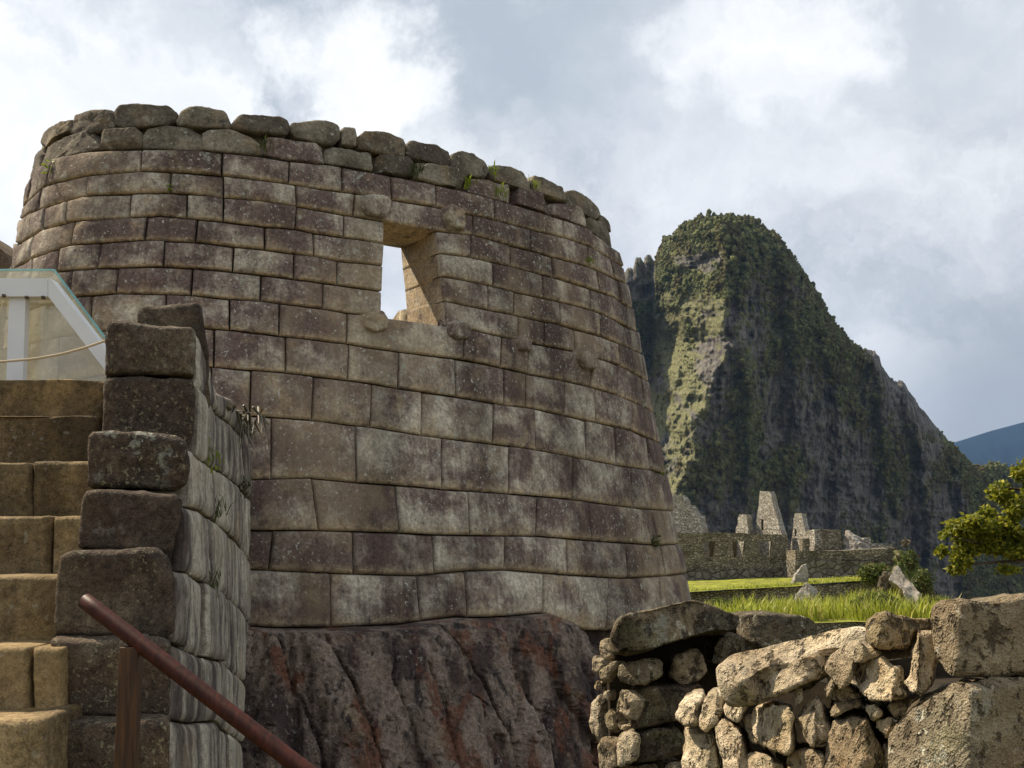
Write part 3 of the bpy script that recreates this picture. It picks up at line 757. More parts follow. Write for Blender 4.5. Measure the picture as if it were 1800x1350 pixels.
def top_rows():
    for k, (rows, nm) in enumerate(((ROW2, 'upper_stone'), (ROW1, 'coping_stone'))):
        for i, P in enumerate(rows):
            rs = random.Random(900 + k * 50 + i)
            c = np.mean(P, 0); p = tower_map(np.array([c[0]]), np.array([c[1]])); n = tower_n(p)[0]
            n = n * np.array([1, 1, .4]); sm = min(np.ptp(np.array(P), 0)) < 20
            off = -.02 if k else -.01
            mp = (lambda o: (lambda x, y: (lambda Q: Q + tower_n(Q) * o)(tower_map(x, y))))(off + rs.uniform(-.015, .015))
            tn = rs.uniform(.15, .6)
            # the shared material is the purple wall stone where the photograph shows it so
            purple = k == 0 and i in (5, 9, 10, 11)
            rock(nm, P, mp, .25 if sm and i < 2 else .55, M['ashlar'] if purple else M['coping'], tower, tn, n=n, rad=.035 if k else .03, rough=.012, seed=300 + k * 50 + i, corner=1, cr=.085, shrink=-.045, N=84, facet=.008, pits=.008, chips=1 if k == 0 else 0)
top_rows()
# a dark filling behind the rough rows keeps daylight from showing between their lower halves
def filling():
    mb = MB()
    for (a, b, inset, h0, h1) in ((60, 1070, .16, -6, 24),):
        xs = np.linspace(a, b, 60); j2 = np.array(JL[2], float); y = np.interp(xs, j2[:, 0], j2[:, 1])
        P = tower_map(xs, y); n = tower_n(P, True)
        A0 = P - n * inset; A1 = A0 + np.array([0, 0, .22]); B0 = P - n * .62; B1 = B0 + np.array([0, 0, .22]); A0[:, 2] -= .06; B0[:, 2] -= .06
        V = np.concatenate([A0, A1, B1, B0]); m = len(xs); Fs = []
        for r in range(4):
            r2 = (r + 1) % 4
            for i in range(m - 1): Fs.append([r * m + i, r * m + i + 1, r2 * m + i + 1, r2 * m + i])
        mb.add(V, Fs)
    mb.build('core_fill', M['soil'], tower)
filling()

# projecting bosses
BOSS = [('lintel', [(634, 352), (650, 345), (672, 347), (684, 354), (684, 372), (672, 386), (645, 382), (634, 368)], .13), ('lintel', [(782, 368), (795, 362), (812, 370), (814, 392), (812, 407), (790, 405), (780, 388)], .14),
        ('sill', [(636, 557), (650, 551), (676, 555), (682, 566), (678, 582), (655, 588), (638, 578)], .11), ('sill', [(788, 572), (800, 567), (818, 572), (824, 584), (820, 598), (800, 600), (788, 590)], .15),
        ('', [(905, 600), (916, 594), (930, 600), (932, 612), (930, 620), (910, 618)], .11), ('', [(1014, 622), (1026, 616), (1042, 622), (1045, 640), (1042, 652), (1024, 650), (1014, 636)], .13)]
BOSS = [(a, b, h * .55) for a, b, h in BOSS]
def bosses():
    for i, (_, P, h) in enumerate(BOSS):
        c = np.mean(P, 0); p = tower_map(np.array([c[0]]), np.array([c[1]])); n = tower_n(p)[0]
        mp = (lambda o: (lambda x, y: (lambda Q: Q + tower_n(Q) * o)(tower_map(x, y))))(h)
        rock('boss', P, mp, h + .1, M['ashlar'], tower, .38, n=n, rad=.03, rough=.014, seed=600 + i, N=48, taper=1.5, back=(0, 0, .05), shrink=.04, corner=1, cr=.10)
bosses()

# ------------------------------------------------------------------ bedrock under the tower
def bedrock():
    xs = np.linspace(400, 1120, 300); vs = np.linspace(0, 1, 190); j = np.array(JL[15], float)
    yt = np.interp(xs, j[:, 0], j[:, 1]); X = np.tile(xs, (len(vs), 1)); Y = yt[None, :] * (1 - vs[:, None]) + 1440 * vs[:, None] + 2
    P = tower_map(X, Y); n = tower_n(P, True)
    h = Y - yt[None, :]
    off = .02 + .10 * (1 - np.exp(-h / 30.)) + h / 330. * .45
    def groove(pts, wd, dp):
        q = np.array(pts, float); gx = np.interp(Y, q[:, 1], q[:, 0]); act = np.clip((Y - q[0, 1]) / 14 + .5, 0, 1) * np.clip((q[-1, 1] - Y) / 14 + .5, 0, 1)
        return -dp * np.exp(-np.abs(X - gx) / (wd * .75)) * act
    def crack(pts, wd, dp):
        q = np.array(pts, float); gx = np.interp(Y, q[:, 1], q[:, 0]) + 5 * fbm(P, 5., 3, .6, wd); act = np.clip((Y - q[0, 1]) / 10, 0, 1) * np.clip((q[-1, 1] - Y) / 10, 0, 1)
        return -dp * np.clip(1 - np.abs(X - gx) / wd, 0, 1) * act
    def stepf(pts, wd, dp):
        q = np.array(pts, float); gx = np.interp(Y, q[:, 1], q[:, 0])
        return dp * (1 / (1 + np.exp((X - gx) / wd)))
    off += groove([(535, 1090), (575, 1200), (600, 1300), (610, 1450)], 13, .03) + groove([(738, 1085), (770, 1130), (795, 1200), (830, 1290), (850, 1450)], 11, .03)
    off += groove([(862, 1080), (868, 1130), (880, 1210), (905, 1300), (915, 1450)], 15, .11) + groove([(690, 1090), (705, 1180), (735, 1300), (745, 1450)], 16, .03) + groove([(800, 1270), (815, 1310), (825, 1450)], 16, .10)
    off += groove([(985, 1090), (978, 1160), (985, 1450)], 5, .08) + groove([(480, 1090), (505, 1200), (540, 1450)], 18, .07)
    off += stepf([(850, 1080), (855, 1120), (848, 1180), (880, 1260), (890, 1450)], 2.2, .20) + stepf([(1022, 1080), (1012, 1150), (995, 1250), (990, 1450)], 5, .22) - .16 + stepf([(430, 1080), (425, 1450)], 10, -.1)
    off += stepf([(640, 1080), (650, 1200), (690, 1450)], 20, .07)
    # fractured slabs: tilted flat facets with cracks between them
    sx, sz = X / 85. + .35 * fbm(P, 1.2, 2, .5, 3), Y / 380. + .3 * fbm(P, 1.3, 2, .5, 8) + X / 400.
    for (ka, amp, cr) in ((1.0, .15, .06), (2.6, .035, .02)):
        ax, ay = sx * ka, sz * ka; w1, idv = worley2(ax, ay, 2)
        w2 = np.minimum.reduce([worley2(ax + e, ay + f, 2)[0] for e, f in ((0, 0),)])
        off += amp * (idv * .45 + (np.sin(idv * 40) * (ax % 1.0 - .5) + np.cos(idv * 57) * (ay % 1.0 - .5)) * .0)
        off += amp * .8 * np.sin(idv * 91) * w1 - cr * np.clip((w1 - .52) / .2, 0, 1)
    for q in ([(535, 1095), (572, 1180), (590, 1240), (606, 1330), (614, 1450)], [(742, 1090), (768, 1130), (795, 1195), (826, 1280), (850, 1450)], [(858, 1085), (866, 1130), (882, 1210), (908, 1300), (918, 1450)], [(700, 1150), (722, 1250), (738, 1450)], [(984, 1092), (978, 1160), (986, 1300), (985, 1450)], [(655, 1110), (640, 1180), (660, 1270), (690, 1450)], [(470, 1110), (490, 1200), (520, 1300), (530, 1450)], [(930, 1190), (945, 1260), (940, 1450)], [(560, 1250), (640, 1262), (700, 1240)], [(760, 1200), (800, 1230), (870, 1235)]):
        off += crack(q, 3.5, .08)
    st = P * np.array([1, 1, .28])
    off += .05 * fbm(st, 1.5, 3, .5, 4) + .02 * ridged(st, 3.1, 4, 2) + .03 * fbm(P, 8., 4, .6, 7) + .012 * fbm(P, 30., 2, .5, 9)
    qs = off / .085 + .25 * fbm(P, 4., 3, .5, 77); fr = qs - np.floor(qs); off = off + .62 * .085 * (np.floor(qs) + np.clip((fr - .5) / .16 + .5, 0, 1) - qs)
    off *= np.clip(h / 5., 0, 1) * .9 + .1
    V = P + n * off[..., None]; nx, ny = len(xs), len(vs)
    back = V[0] - n[0] * .5; bt = V[-1] - n[-1] * .5
    V = np.concatenate([V.reshape(-1, 3), back, bt]); a = np.arange(nx * ny).reshape(ny, nx)
    F1 = np.stack([a[:-1, :-1], a[1:, :-1], a[1:, 1:], a[:-1, 1:]], -1).reshape(-1, 4)
    b = nx * ny + np.arange(nx); c2 = b + nx
    F2 = np.stack([b[:-1], a[0, :-1], a[0, 1:], b[1:]], -1); F3 = np.stack([a[-1, :-1], c2[:-1], c2[1:], a[-1, 1:]], -1)
    V[:, 2] = np.maximum(V[:, 2], -1.3)
    tag(mesh_obj('bedrock_outcrop', V, np.concatenate([F1, F2, F3]), M['bedrock']), 'dark reddish ridged bedrock outcrop carrying the curved tower', 'rock')
bedrock()

# ------------------------------------------------------------------ stairs on the left
stairs = thing('stone_staircase', (-2.2, 4.6, 0), 'flight of worn tan stone steps climbing past the stepped parapet', 'staircase')
STEPS = [(5.62, 668, 760, [(-700, 182)], 1), (5.28, 731, 830, [(-700, 172)], 1), (4.95, 812, 925, [(-700, -240), (-236, 54), (57, 175)], 0), (4.62, 907, 1030, [(-700, -150), (-147, 87), (91, 160)], 0),
         (4.30, 1014, 1150, [(-700, -120), (-116, 118)], 0), (4.02, 1138, 1285, [(-700, -90), (-86, 48), (55, 110)], 0), (3.75, 1266, 1480, [(-700, -60), (-56, 77)], 0)]
def build_stairs():
    sd = 40
    for i, (Y, y0, y1, segs, dark) in enumerate(STEPS):
        mb = MB()
        for (x0, x1) in segs:
            sd += 1; rs = random.Random(sd)
            P = [(x0, y0 + rs.uniform(-1, 1)), ((x0 + x1) / 2, y0 + rs.uniform(-2, 1)), (x1, y0 + rs.uniform(-1.5, 1)), (x1, y1), (x0, y1)]
            # subdivide the outline so that corners stay nearly square
            Q = []
            for k in range(len(P)):
                a, b = np.array(P[k]), np.array(P[(k + 1) % len(P)])
                for q in np.linspace(0, 1, 9)[:-1]: Q.append(a + (b - a) * q)
            V, Fs = rock_geo(Q, plane_map((0, Y + rs.uniform(-.02, .02), 0), (0, -1, 0)), .75, n=(0, -1, 0), N=110, rad=.028, rough=.008, seed=sd, corner=1, taper=1.0)
            mb.add(V, Fs, (-.1 if dark else rs.uniform(.4, .9), rs.random(), .4))
        o = mb.build('step', M['step'], stairs)
        if i == 0: o['label'] = 'top step with a rusty orange stain'
    # landing behind the top step
    V, Fs = boxgeo((-4.7, 7.2, .8 + .62 + .35), (2.3, 0, 0), (0, 1.3, 0), (0, 0, .80)); V[:, 2] -= .35
    mesh_obj('landing', V, Fs, M['step'], stairs, False)
build_stairs()

# ------------------------------------------------------------------ parapet between the stairs and the tower
parapet = thing('stepped_parapet', (-1.7, 6.4, 0), 'stepped parapet of large lichen-dark stone blocks running from stairs to tower', 'parapet')
PB = [
 (5.45, [(239, 545), (247, 536), (300, 533), (344, 531), (352, 540), (358, 580), (364, 640), (366, 720), (240, 710)], .55, .55),
 (4.98, [(181, 658), (181, 600), (183, 569), (190, 562), (250, 567), (333, 574), (340, 584), (341, 620), (340, 661), (260, 658)], .55, .4),
 (4.96, [(175, 757), (177, 710), (178, 672), (184, 662), (250, 662), (336, 663), (339, 690), (336, 760), (330, 788), (250, 775), (176, 770)], .55, .25),
 (4.64, [(148, 850), (149, 800), (151, 764), (158, 757), (195, 755), (255, 758), (300, 764), (320, 778), (326, 815), (322, 848), (306, 863), (230, 859), (151, 855)], .55, .5),
 (4.45, [(130, 965), (136, 915), (141, 872), (150, 861), (230, 863), (303, 868), (314, 879), (310, 920), (300, 966), (285, 975), (210, 968)], .55, .25),
 (4.15, [(91, 1118), (90, 1085), (95, 1010), (101, 977), (125, 970), (163, 969), (230, 967), (269, 967), (290, 982), (302, 1020), (304, 1070), (301, 1110), (283, 1122), (190, 1120)], .6, .5),
 (4.02, [(77, 1262), (79, 1190), (82, 1124), (150, 1122), (228, 1123), (281, 1126), (294, 1138), (294, 1200), (291, 1260), (228, 1265)], .6, .35),
 (3.90, [(72, 1400), (74, 1330), (78, 1268), (150, 1266), (228, 1267), (285, 1266), (294, 1276), (294, 1330), (293, 1460), (72, 1460)], .6, .2),
]
def build_parapet():
    for i, (Y, P, th, tn) in enumerate(PB):
        Q = []
        for k in range(len(P)):
            a, b = np.array(P[k], float), np.array(P[(k + 1) % len(P)], float)
            for q in (0, .25, .5, .75): Q.append(a + (b - a) * q)
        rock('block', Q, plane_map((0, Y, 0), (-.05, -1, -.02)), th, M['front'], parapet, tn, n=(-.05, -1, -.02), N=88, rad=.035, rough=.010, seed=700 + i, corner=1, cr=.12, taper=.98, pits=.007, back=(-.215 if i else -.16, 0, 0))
    A, B = np.array([-1.26, 4.1, 0]), np.array([-2.17, 9.5, 0])
    nn = np.array([B[1] - A[1], -(B[0] - A[0]), .25]); nn /= np.linalg.norm(nn)
    pm0 = plane_map(A + CAM * np.array([0, 0, 1]), nn)
    L = [
     [(330, 585), (350, 566), (360, 612), (378, 672), (384, 690), (410, 700), (430, 742), (452, 792), (456, 800)],
     [(330, 680), (345, 668), (362, 700), (384, 725), (405, 740), (430, 770), (456, 822)],
     [(310, 778), (322, 780), (340, 793), (358, 811), (380, 824), (397, 832), (420, 852), (445, 884), (456, 890)],
     [(300, 872), (310, 877), (326, 890), (358, 898), (391, 926), (420, 951), (442, 987), (456, 1000)],
     [(275, 968), (285, 971), (301, 1000), (326, 1006), (346, 1012), (375, 1032), (399, 1044), (424, 1069), (440, 1093), (450, 1105)],
     [(270, 1118), (281, 1122), (318, 1134), (338, 1146), (367, 1158), (391, 1163), (407, 1179), (424, 1193), (440, 1203)],
     [(260, 1263), (269, 1264), (310, 1266), (334, 1272), (379, 1268), (395, 1281), (422, 1303), (440, 1310)],
     [(260, 1420), (440, 1420)],
    ]
    XJ = [[354, 368, 386, 452], [350, 372, 398, 428, 453], [335, 354, 384, 412, 436, 451], [324, 346, 372, 404, 428, 447], [307, 330, 362, 392, 418, 443], [299, 326, 358, 388, 409, 430], [297, 322, 352, 384, 404, 424]]
    sd = 800
    def nf(X): return np.tile(nn, X.shape[:-1] + (1,))
    for r in range(7):
        mb = MB()
        for i in range(len(XJ[r]) - 1):
            sd += 1; rs = random.Random(sd); x0, x1 = XJ[r][i], XJ[r][i + 1]
            V, Fs, A_ = block_geo(pm0, nf, L[r], L[r + 1], x0, x1, x0 + rs.uniform(-3, 1.5), x1 + rs.uniform(-3, 1.5), gap=.006, rnd=.016, wid=.035, bulge=.005, depth=.2, seed=sd, rough=.006, nu=14, nv=14, seal=.16, inward=np.array([-.94, .34, 0]), tone=rs.uniform(.25, .75))
            V = V + nn * rs.uniform(-.012, .012)
            mb.add(V, Fs, A_)
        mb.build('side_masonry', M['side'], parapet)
    # the mass between the front blocks and the far end
    V, Fs = prism([(-2.15, 5.75), (-1.78, 5.75), (-2.45, 9.6), (-2.9, 9.6)], lambda x, y: np.stack([x, y, 0 * x], -1), (0, 0, EZ + .45)); mesh_obj('core_fill', V, Fs, M['darkfill'], parapet, False)
build_parapet()

# ------------------------------------------------------------------ dry stone walls in front, right
z7 = lambda L: [(1000 + x * .2592, 1000 + y * .2592) for x, y in L]
z8 = lambda L: [(1400 + x * .2592, 1000 + y * .2592) for x, y in L]
WALLA = [  # outline, depth, ridge, dark face
 (z7([(285, 560), (275, 460), (320, 325), (440, 290), (620, 240), (800, 195), (900, 195), (1040, 250), (1190, 310), (1190, 370), (1160, 420), (1020, 420), (800, 480), (560, 560), (400, 610), (300, 590)]), 5.25, [(1096, 2.2, .3)], 1, .55),
 ([(1303, 1082), (1340, 1078), (1420, 1083), (1448, 1096), (1450, 1130), (1400, 1142), (1340, 1142), (1308, 1122)], 5.45, None, 1, .55),
 (z7([(940, 640), (950, 560), (990, 470), (1080, 430), (1180, 440), (1260, 480), (1330, 520), (1300, 660), (1100, 680)]), 5.5, None, 1, .5),
 (z7([(305, 720), (315, 650), (345, 620), (420, 618), (600, 605), (645, 630), (645, 720), (600, 755), (420, 805), (330, 790)]), 5.4, [(1104, 1.0)], 1, .5),
 (z7([(690, 750), (730, 570), (870, 530), (930, 600), (945, 690), (900, 765), (760, 795)]), 5.45, None, 0, .45),
 (z7([(400, 1070), (430, 830), (560, 815), (760, 790), (920, 770), (940, 830), (960, 1000), (760, 1045), (600, 1060), (430, 1090)]), 5.4, None, 1, .5),
 (z7([(455, 1320), (470, 1130), (560, 1090), (770, 1060), (800, 1150), (790, 1270), (480, 1320)]), 5.38, None, 2, .5),
 (z7([(325, 1340), (325, 1190), (370, 1130), (440, 1105), (490, 1140), (490, 1310), (400, 1345)]), 5.3, [(1125, 1.0)], 0, .4),
 (z7([(620, 1310), (790, 1290), (800, 1480), (620, 1480)]), 5.4, None, 0, .4), (z7([(330, 1350), (480, 1330), (610, 1320), (610, 1500), (330, 1500)]), 5.42, None, 0, .4),
 # stones of the sunlit left end
 (z7([(175, 525), (190, 500), (250, 470), (285, 540), (292, 600), (240, 645), (200, 595)]), 5.75, None, 0, .4),
 (z7([(143, 695), (165, 590), (205, 595), (235, 660), (195, 735), (150, 705)]), 5.95, None, 0, .4),
 (z7([(203, 650), (255, 655), (300, 620), (312, 665), (270, 725), (240, 785), (200, 745)]), 5.7, None, 0, .4),
 (z7([(143, 765), (190, 730), (222, 770), (212, 835), (160, 832)]), 5.9, None, 0, .3),
 (z7([(280, 930), (290, 900), (340, 800), (400, 855), (440, 900), (405, 1065), (360, 1030), (300, 1000)]), 5.4, None, 0, .4),
 (z7([(133, 1090), (140, 960), (150, 830), (230, 860), (242, 900), (203, 985), (212, 1170), (170, 1195)]), 5.9, None, 0, .4),
 (z7([(213, 970), (240, 925), (290, 950), (305, 1020), (312, 1090), (270, 1140), (220, 1070)]), 5.65, None, 0, .35),
 (z7([(228, 830), (270, 810), (265, 900), (230, 885)]), 5.7, None, 0, .3),
 (z7([(165, 1260), (175, 1200), (240, 1140), (330, 1170), (325, 1370), (180, 1400)]), 5.6, None, 0, .4),
 (z7([(300, 1025), (380, 1060), (370, 1110), (320, 1115)]), 5.5, None, 0, .3),
 (z7([(170, 1400), (320, 1370), (330, 1520), (170, 1520)]), 5.6, None, 0, .4),
]
WALLB = [
 (z7([(1213, 840), (1240, 750), (1265, 675), (1340, 640), (1450, 630), (1560, 600), (1720, 560), (1750, 620), (1740, 720), (1560, 790), (1400, 860), (1320, 890), (1240, 880)]), .03, 0),
 (z8([(195, 690), (230, 620), (340, 500), (430, 480), (490, 530), (610, 560), (590, 590), (400, 620), (385, 700), (350, 790), (290, 840), (260, 750)]), .06, 0),
 (z8([(375, 690), (395, 612), (480, 590), (600, 590), (640, 635), (740, 645), (790, 850), (770, 910), (560, 922), (480, 905), (400, 835)]), .02, 'r1570'),
 (z8([(725, 775), (760, 690), (790, 560), (820, 400), (865, 390), (940, 400), (975, 600), (940, 800), (880, 855), (785, 845)]), .04, 'r1614'),
 (z8([(465, 390), (475, 330), (530, 288), (640, 280), (800, 300), (960, 310), (965, 400), (830, 430), (780, 545), (620, 555), (560, 545), (490, 505)]), .02, 'r1545'),
 (z8([(195, 1380), (208, 1130), (260, 1040), (390, 992), (500, 1000), (545, 1070), (585, 1250), (575, 1480), (195, 1480)]), .0, 0),
 (z8([(520, 1075), (560, 1010), (690, 1000), (685, 1100), (645, 1185), (580, 1145)]), -.06, 0),
 (z8([(490, 945), (540, 930), (575, 980), (520, 1015)]), -.02, 0),
 (z8([(-5, 1000), (60, 900), (150, 830), (192, 900), (203, 1010), (222, 1080), (205, 1200), (100, 1215), (40, 1135), (5, 1060)]), .02, 0),
 (z8([(190, 975), (240, 900), (330, 880), (470, 860), (490, 940), (330, 975), (230, 1035)]), -.03, 0),
 (z8([(178, 815), (250, 730), (275, 800), (212, 895)]), .02, 0),
 (z8([(-60, 1290), (-10, 1245), (90, 1220), (192, 1260), (200, 1480), (-60, 1480)]), .03, 0),
 (z7([(735, 1010), (770, 910), (850, 880), (912, 890), (885, 1000), (885, 1065), (780, 1065)]), .05, 0),
 (z7([(885, 1075), (920, 900), (970, 808), (1052, 820), (1062, 950), (1000, 1045), (930, 1105)]), .02, 0),
 (z7([(1052, 935), (1068, 830), (1110, 778), (1205, 850), (1205, 950), (1155, 1052), (1080, 1005)]), .03, 0),
 (z7([(1222, 1000), (1240, 930), (1380, 895), (1500, 920), (1525, 1000), (1535, 1230), (1480, 1285), (1320, 1225), (1240, 1105)]), .05, 0),
 (z7([(982, 1065), (1040, 1000), (1160, 1090), (1205, 1190), (1215, 1280), (1265, 1480), (1060, 1480), (1010, 1200)]), .05, 0),
 (z7([(762, 1110), (790, 1082), (900, 1120), (1000, 1110), (1055, 1480), (758, 1480)]), .02, 0),
 (z7([(1165, 1012), (1212, 970), (1245, 1110), (1295, 1205), (1220, 1212)]), -.02, 0),
 (z7([(1208, 1265), (1280, 1230), (1360, 1260), (1485, 1330), (1490, 1480), (1240, 1480)]), .02, 0),
 (z8([(-35, 870), (0, 800), (45, 790), (60, 880), (0, 960)]), -.03, 0),
 (z8([(255, 740), (300, 830), (350, 800), (390, 830), (460, 870), (330, 900), (250, 880)]), -.12, 0),
 (z8([(560, 1260), (590, 1180), (640, 1190), (630, 1480), (580, 1480)]), -.10, 0),
 (z8([(600, 925), (780, 915), (850, 860), (720, 1000), (690, 995)]), -.12, 0),
]
def dry_walls():
    da = thing('dry_stone_wall', (.9, 5.6, 0), 'shaded lichen-grown dry stone wall end with a long slanting capstone beside the bedrock', 'stone wall', None)
    for i, (P, Y, ridge, dk, th) in enumerate(WALLA):
        rs = random.Random(2000 + i); left = i >= 10
        n = np.array([-.75, -.66, .05]) if left else np.array([rs.uniform(-.12, .08), -1, rs.uniform(-.02, .12)])
        n = n / np.linalg.norm(n); c = np.mean(P, 0)
        m = (M['boulder'] if i in (0, 1, 3) else M['dryfront']) if dk else M['dry']
        rock('stone', P, plane_map(W(c[0], c[1], Y), n), th, m, da, rs.uniform(.2, .8) if dk != 2 else .05, n=n, N=96, rad=.02, rough=.008, seed=2000 + i, ridge=ridge, corner=1, cr=.13, facet=.012, taper=.92, pits=.010, shrink=.03, chips=2)
    V, Fs = prism([(1092, 1110), (1300, 1100), (1470, 1120), (1470, 1500), (1075, 1500), (1072, 1200)], plane_map((0, 5.72, 0), (0, -1, 0)), (.0, .45, 0)); mesh_obj('core_fill', V, Fs, M['darkfill'], da, False)
    db = thing('dry_stone_wall', (1.05, 3.9, 0), 'sunlit tan dry stone wall of piled rough stones in the right foreground', 'stone wall', None)
    nB = np.array([-.915, -.40, 0.0]); pB = np.array([.696, 4.6, EZ])
    # slab with its broad top in the sun
    P = [(1240, 1204), (1246, 1182), (1283, 1149), (1340, 1138), (1400, 1126), (1460, 1110), (1520, 1101), (1530, 1115), (1533, 1132), (1490, 1128), (1470, 1134), (1440, 1145), (1400, 1166), (1322, 1172), (1312, 1197), (1270, 1204)]
    n = np.array([-.45, -.42, .78]); n /= np.linalg.norm(n)
    rock('slab', P, plane_map(W(1380, 1150, 4.05), n), .12, M['dry'], db, .75, n=n, N=100, rad=.02, rough=.008, seed=2100, corner=1, cr=.13, pits=.008, chips=2)
    for i, (P, off, rg) in enumerate(WALLB):
        rs = random.Random(2200 + i); c = np.mean(P, 0)
        x0, x1 = min(q[0] for q in P), max(q[0] for q in P)
        n = np.array([rs.uniform(-.22, .0), -1, rs.uniform(-.05, .22)]); ridge = [(float(rg[1:]) if rg else x0 + (x1 - x0) * rs.uniform(.55, .95), rs.uniform(1.5, 2.3), rs.uniform(.25, .75))]
        n = n / np.linalg.norm(n); base = plane_map(pB, nB)(np.array([ridge[0][0]]), np.array([c[1]]))[0] + nB * (off * 1.6 + rs.uniform(-.03, .03))
        rock('stone', P, plane_map(base, n), .38, M['dry'], db, rs.uniform(.15, .95), n=n, back=(.38 * ((c[0] - 900) / F + .03 + n[0]), 0, 0), N=110, rad=.026, rough=.009, seed=2200 + i, ridge=ridge, corner=1, cr=.11, facet=.010, taper=.9, pits=.011, shrink=.045)
    big = [(z8([(948, 350), (958, 270), (1000, 222), (1080, 205), (1300, 188), (1543, 150), (1750, 128), (1800, 300), (1790, 735), (1400, 742), (1090, 745), (1040, 702), (980, 600)]), 3.2, [(1684, 2.6, .4)], 'M'),
           (z8([(628, 1380), (640, 1150), (720, 1000), (850, 872), (1000, 830), (1090, 775), (1180, 800), (1500, 762), (1800, 762), (1800, 1520), (628, 1520)]), 3.15, [(1704, 2.1, .4)], 'M')]
    for i, (P, Y, ridge, _) in enumerate(big):
        c = np.mean(P, 0); n = np.array([.04, -1, .04]); n /= np.linalg.norm(n)
        rock('boulder', P, plane_map(W(c[0], c[1], Y), n), .55, M['boulder'], db, .62, n=n, back=(.55 * ((c[0] - 900) / F + .10), 0, 0), N=170, rad=.035, rough=.012, seed=2300 + i, ridge=ridge, corner=1, cr=.14, facet=.010, pits=.009)
    V, Fs = prism([(1535, 1165), (1640, 1150), (1800, 1150), (1800, 1480), (1535, 1480)], plane_map((0, 3.98, 0), (.3, -1, 0)), (.12, .3, 0)); mesh_obj('core_fill', V, Fs, M['darkfill'], db, False)
    A = plane_map(pB, nB)(np.array([1215, 1700]), np.array([1300, 1300]))
    a, b = A[0] - nB * .34, A[1] - nB * .3
    V, Fs = prism([(a[0], a[1]), (b[0], b[1]), (b[0] + .75, b[1] + .1), (b[0] + .55, b[1] + .9), (a[0] + .45, a[1] + .3)], lambda x, y: np.stack([x, y, 0 * x], -1), (0, 0, EZ - .52)); mesh_obj('core_fill', V, Fs, M['darkfill'], db, False)
dry_walls()

# ------------------------------------------------------------------ glass guard, rope, handrail
def guard():
    Y = 6.5
    g = thing('glass_guardrail', tuple(W(40, 668, Y)), 'grey-white metal guardrail with glass panes above the stone steps', 'railing')
    pm = plane_map((0, Y, 0), (0, -1, 0)); pb = plane_map((0, Y + .03, 0), (0, -1, 0))
    V, Fs = prism([(-420, 489), (84, 489), (84, 521), (-420, 521)], pm, (0, .11, 0)); mesh_obj('top_rail', V, Fs, M['paint'], g, False)
    V, Fs = prism([(84.6, 489), (88, 489), (300, 764), (300, 800), (84.6, 521)], plane_map((0, Y - .004, 0), (0, -1, 0)), (0, .12, 0)); mesh_obj('sloping_rail', V, Fs, M['paint'], g, False)
    V, Fs = prism([(16, 521.6), (45, 521.6), (39, 700), (10, 700)], pb, (0, .06, 0)); mesh_obj('post', V, Fs, M['paint'], g, False)
    V, Fs = prism([(-262, 521.6), (-233, 521.6), (-238, 700), (-268, 700)], pb, (0, .06, 0)); mesh_obj('post', V, Fs, M['paint'], g, False)
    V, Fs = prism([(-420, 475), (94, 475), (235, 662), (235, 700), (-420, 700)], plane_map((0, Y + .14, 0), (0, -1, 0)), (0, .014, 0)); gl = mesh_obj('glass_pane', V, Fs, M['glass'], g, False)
    V, Fs = prism([(-420, 472.6), (95, 472.6), (238, 662), (234, 663), (93.5, 475.4), (-420, 475.4)], plane_map((0, Y + .136, 0), (0, -1, 0)), (0, .022, 0)); mesh_obj('glass_edge', V, Fs, M['glassedge'], gl, False)
    for (x, y) in ((76, 523), (47, 523), (7, 520)):
        V, Fs = boxgeo(W(x, y, Y - .008), (.008, 0, 0), (0, .012, 0), (0, 0, .008)); mesh_obj('bolt', V, Fs, M['bark'], g, False)
    path = [(-420, 600), (-250, 632), (-120, 640), (0, 636), (60, 631), (110, 622), (150, 611), (182, 600), (230, 582)]
    q = resample(path, 40, False); V, Fs = tube(W(q[:, 0], q[:, 1], 6.1), .0075, 8)
    tag(mesh_obj('rope', V, Fs, M['rope']), 'thin pale rope sagging in front of the glass guardrail', 'rope')
guard()

def handrail():
    a, b = W(149, 1056, 3.25), W(545, 1362, 2.95); d = b - a
    h = thing('wooden_handrail', tuple(W(245, 1400, 3.05) * np.array([1, 1, 0])), 'dark red varnished round wooden handrail on a square post', 'handrail')
    t_ = np.linspace(0, 2.6, 40); path = a + d * t_[:, None]
    V, Fs = tube(np.vstack([a - d * .006, path]), np.concatenate([[.018], np.full(40, .0232)]), 24); mesh_obj('rail', V, Fs, M['wood'], h)
    for k in (0.245, 2.3):
        p = a + d * k; top = p[2] - .018; c = p + np.array([-.008, .0, 0])
        V, Fs = boxgeo((c[0], c[1], top / 2), (.0265, 0, 0), (0, .0265, 0), (0, 0, top / 2))
        o = mesh_obj('post', V, Fs, M['postwood'], h, False); bv = o.modifiers.new('bevel', 'BEVEL'); bv.width = .004; bv.segments = 2
handrail()

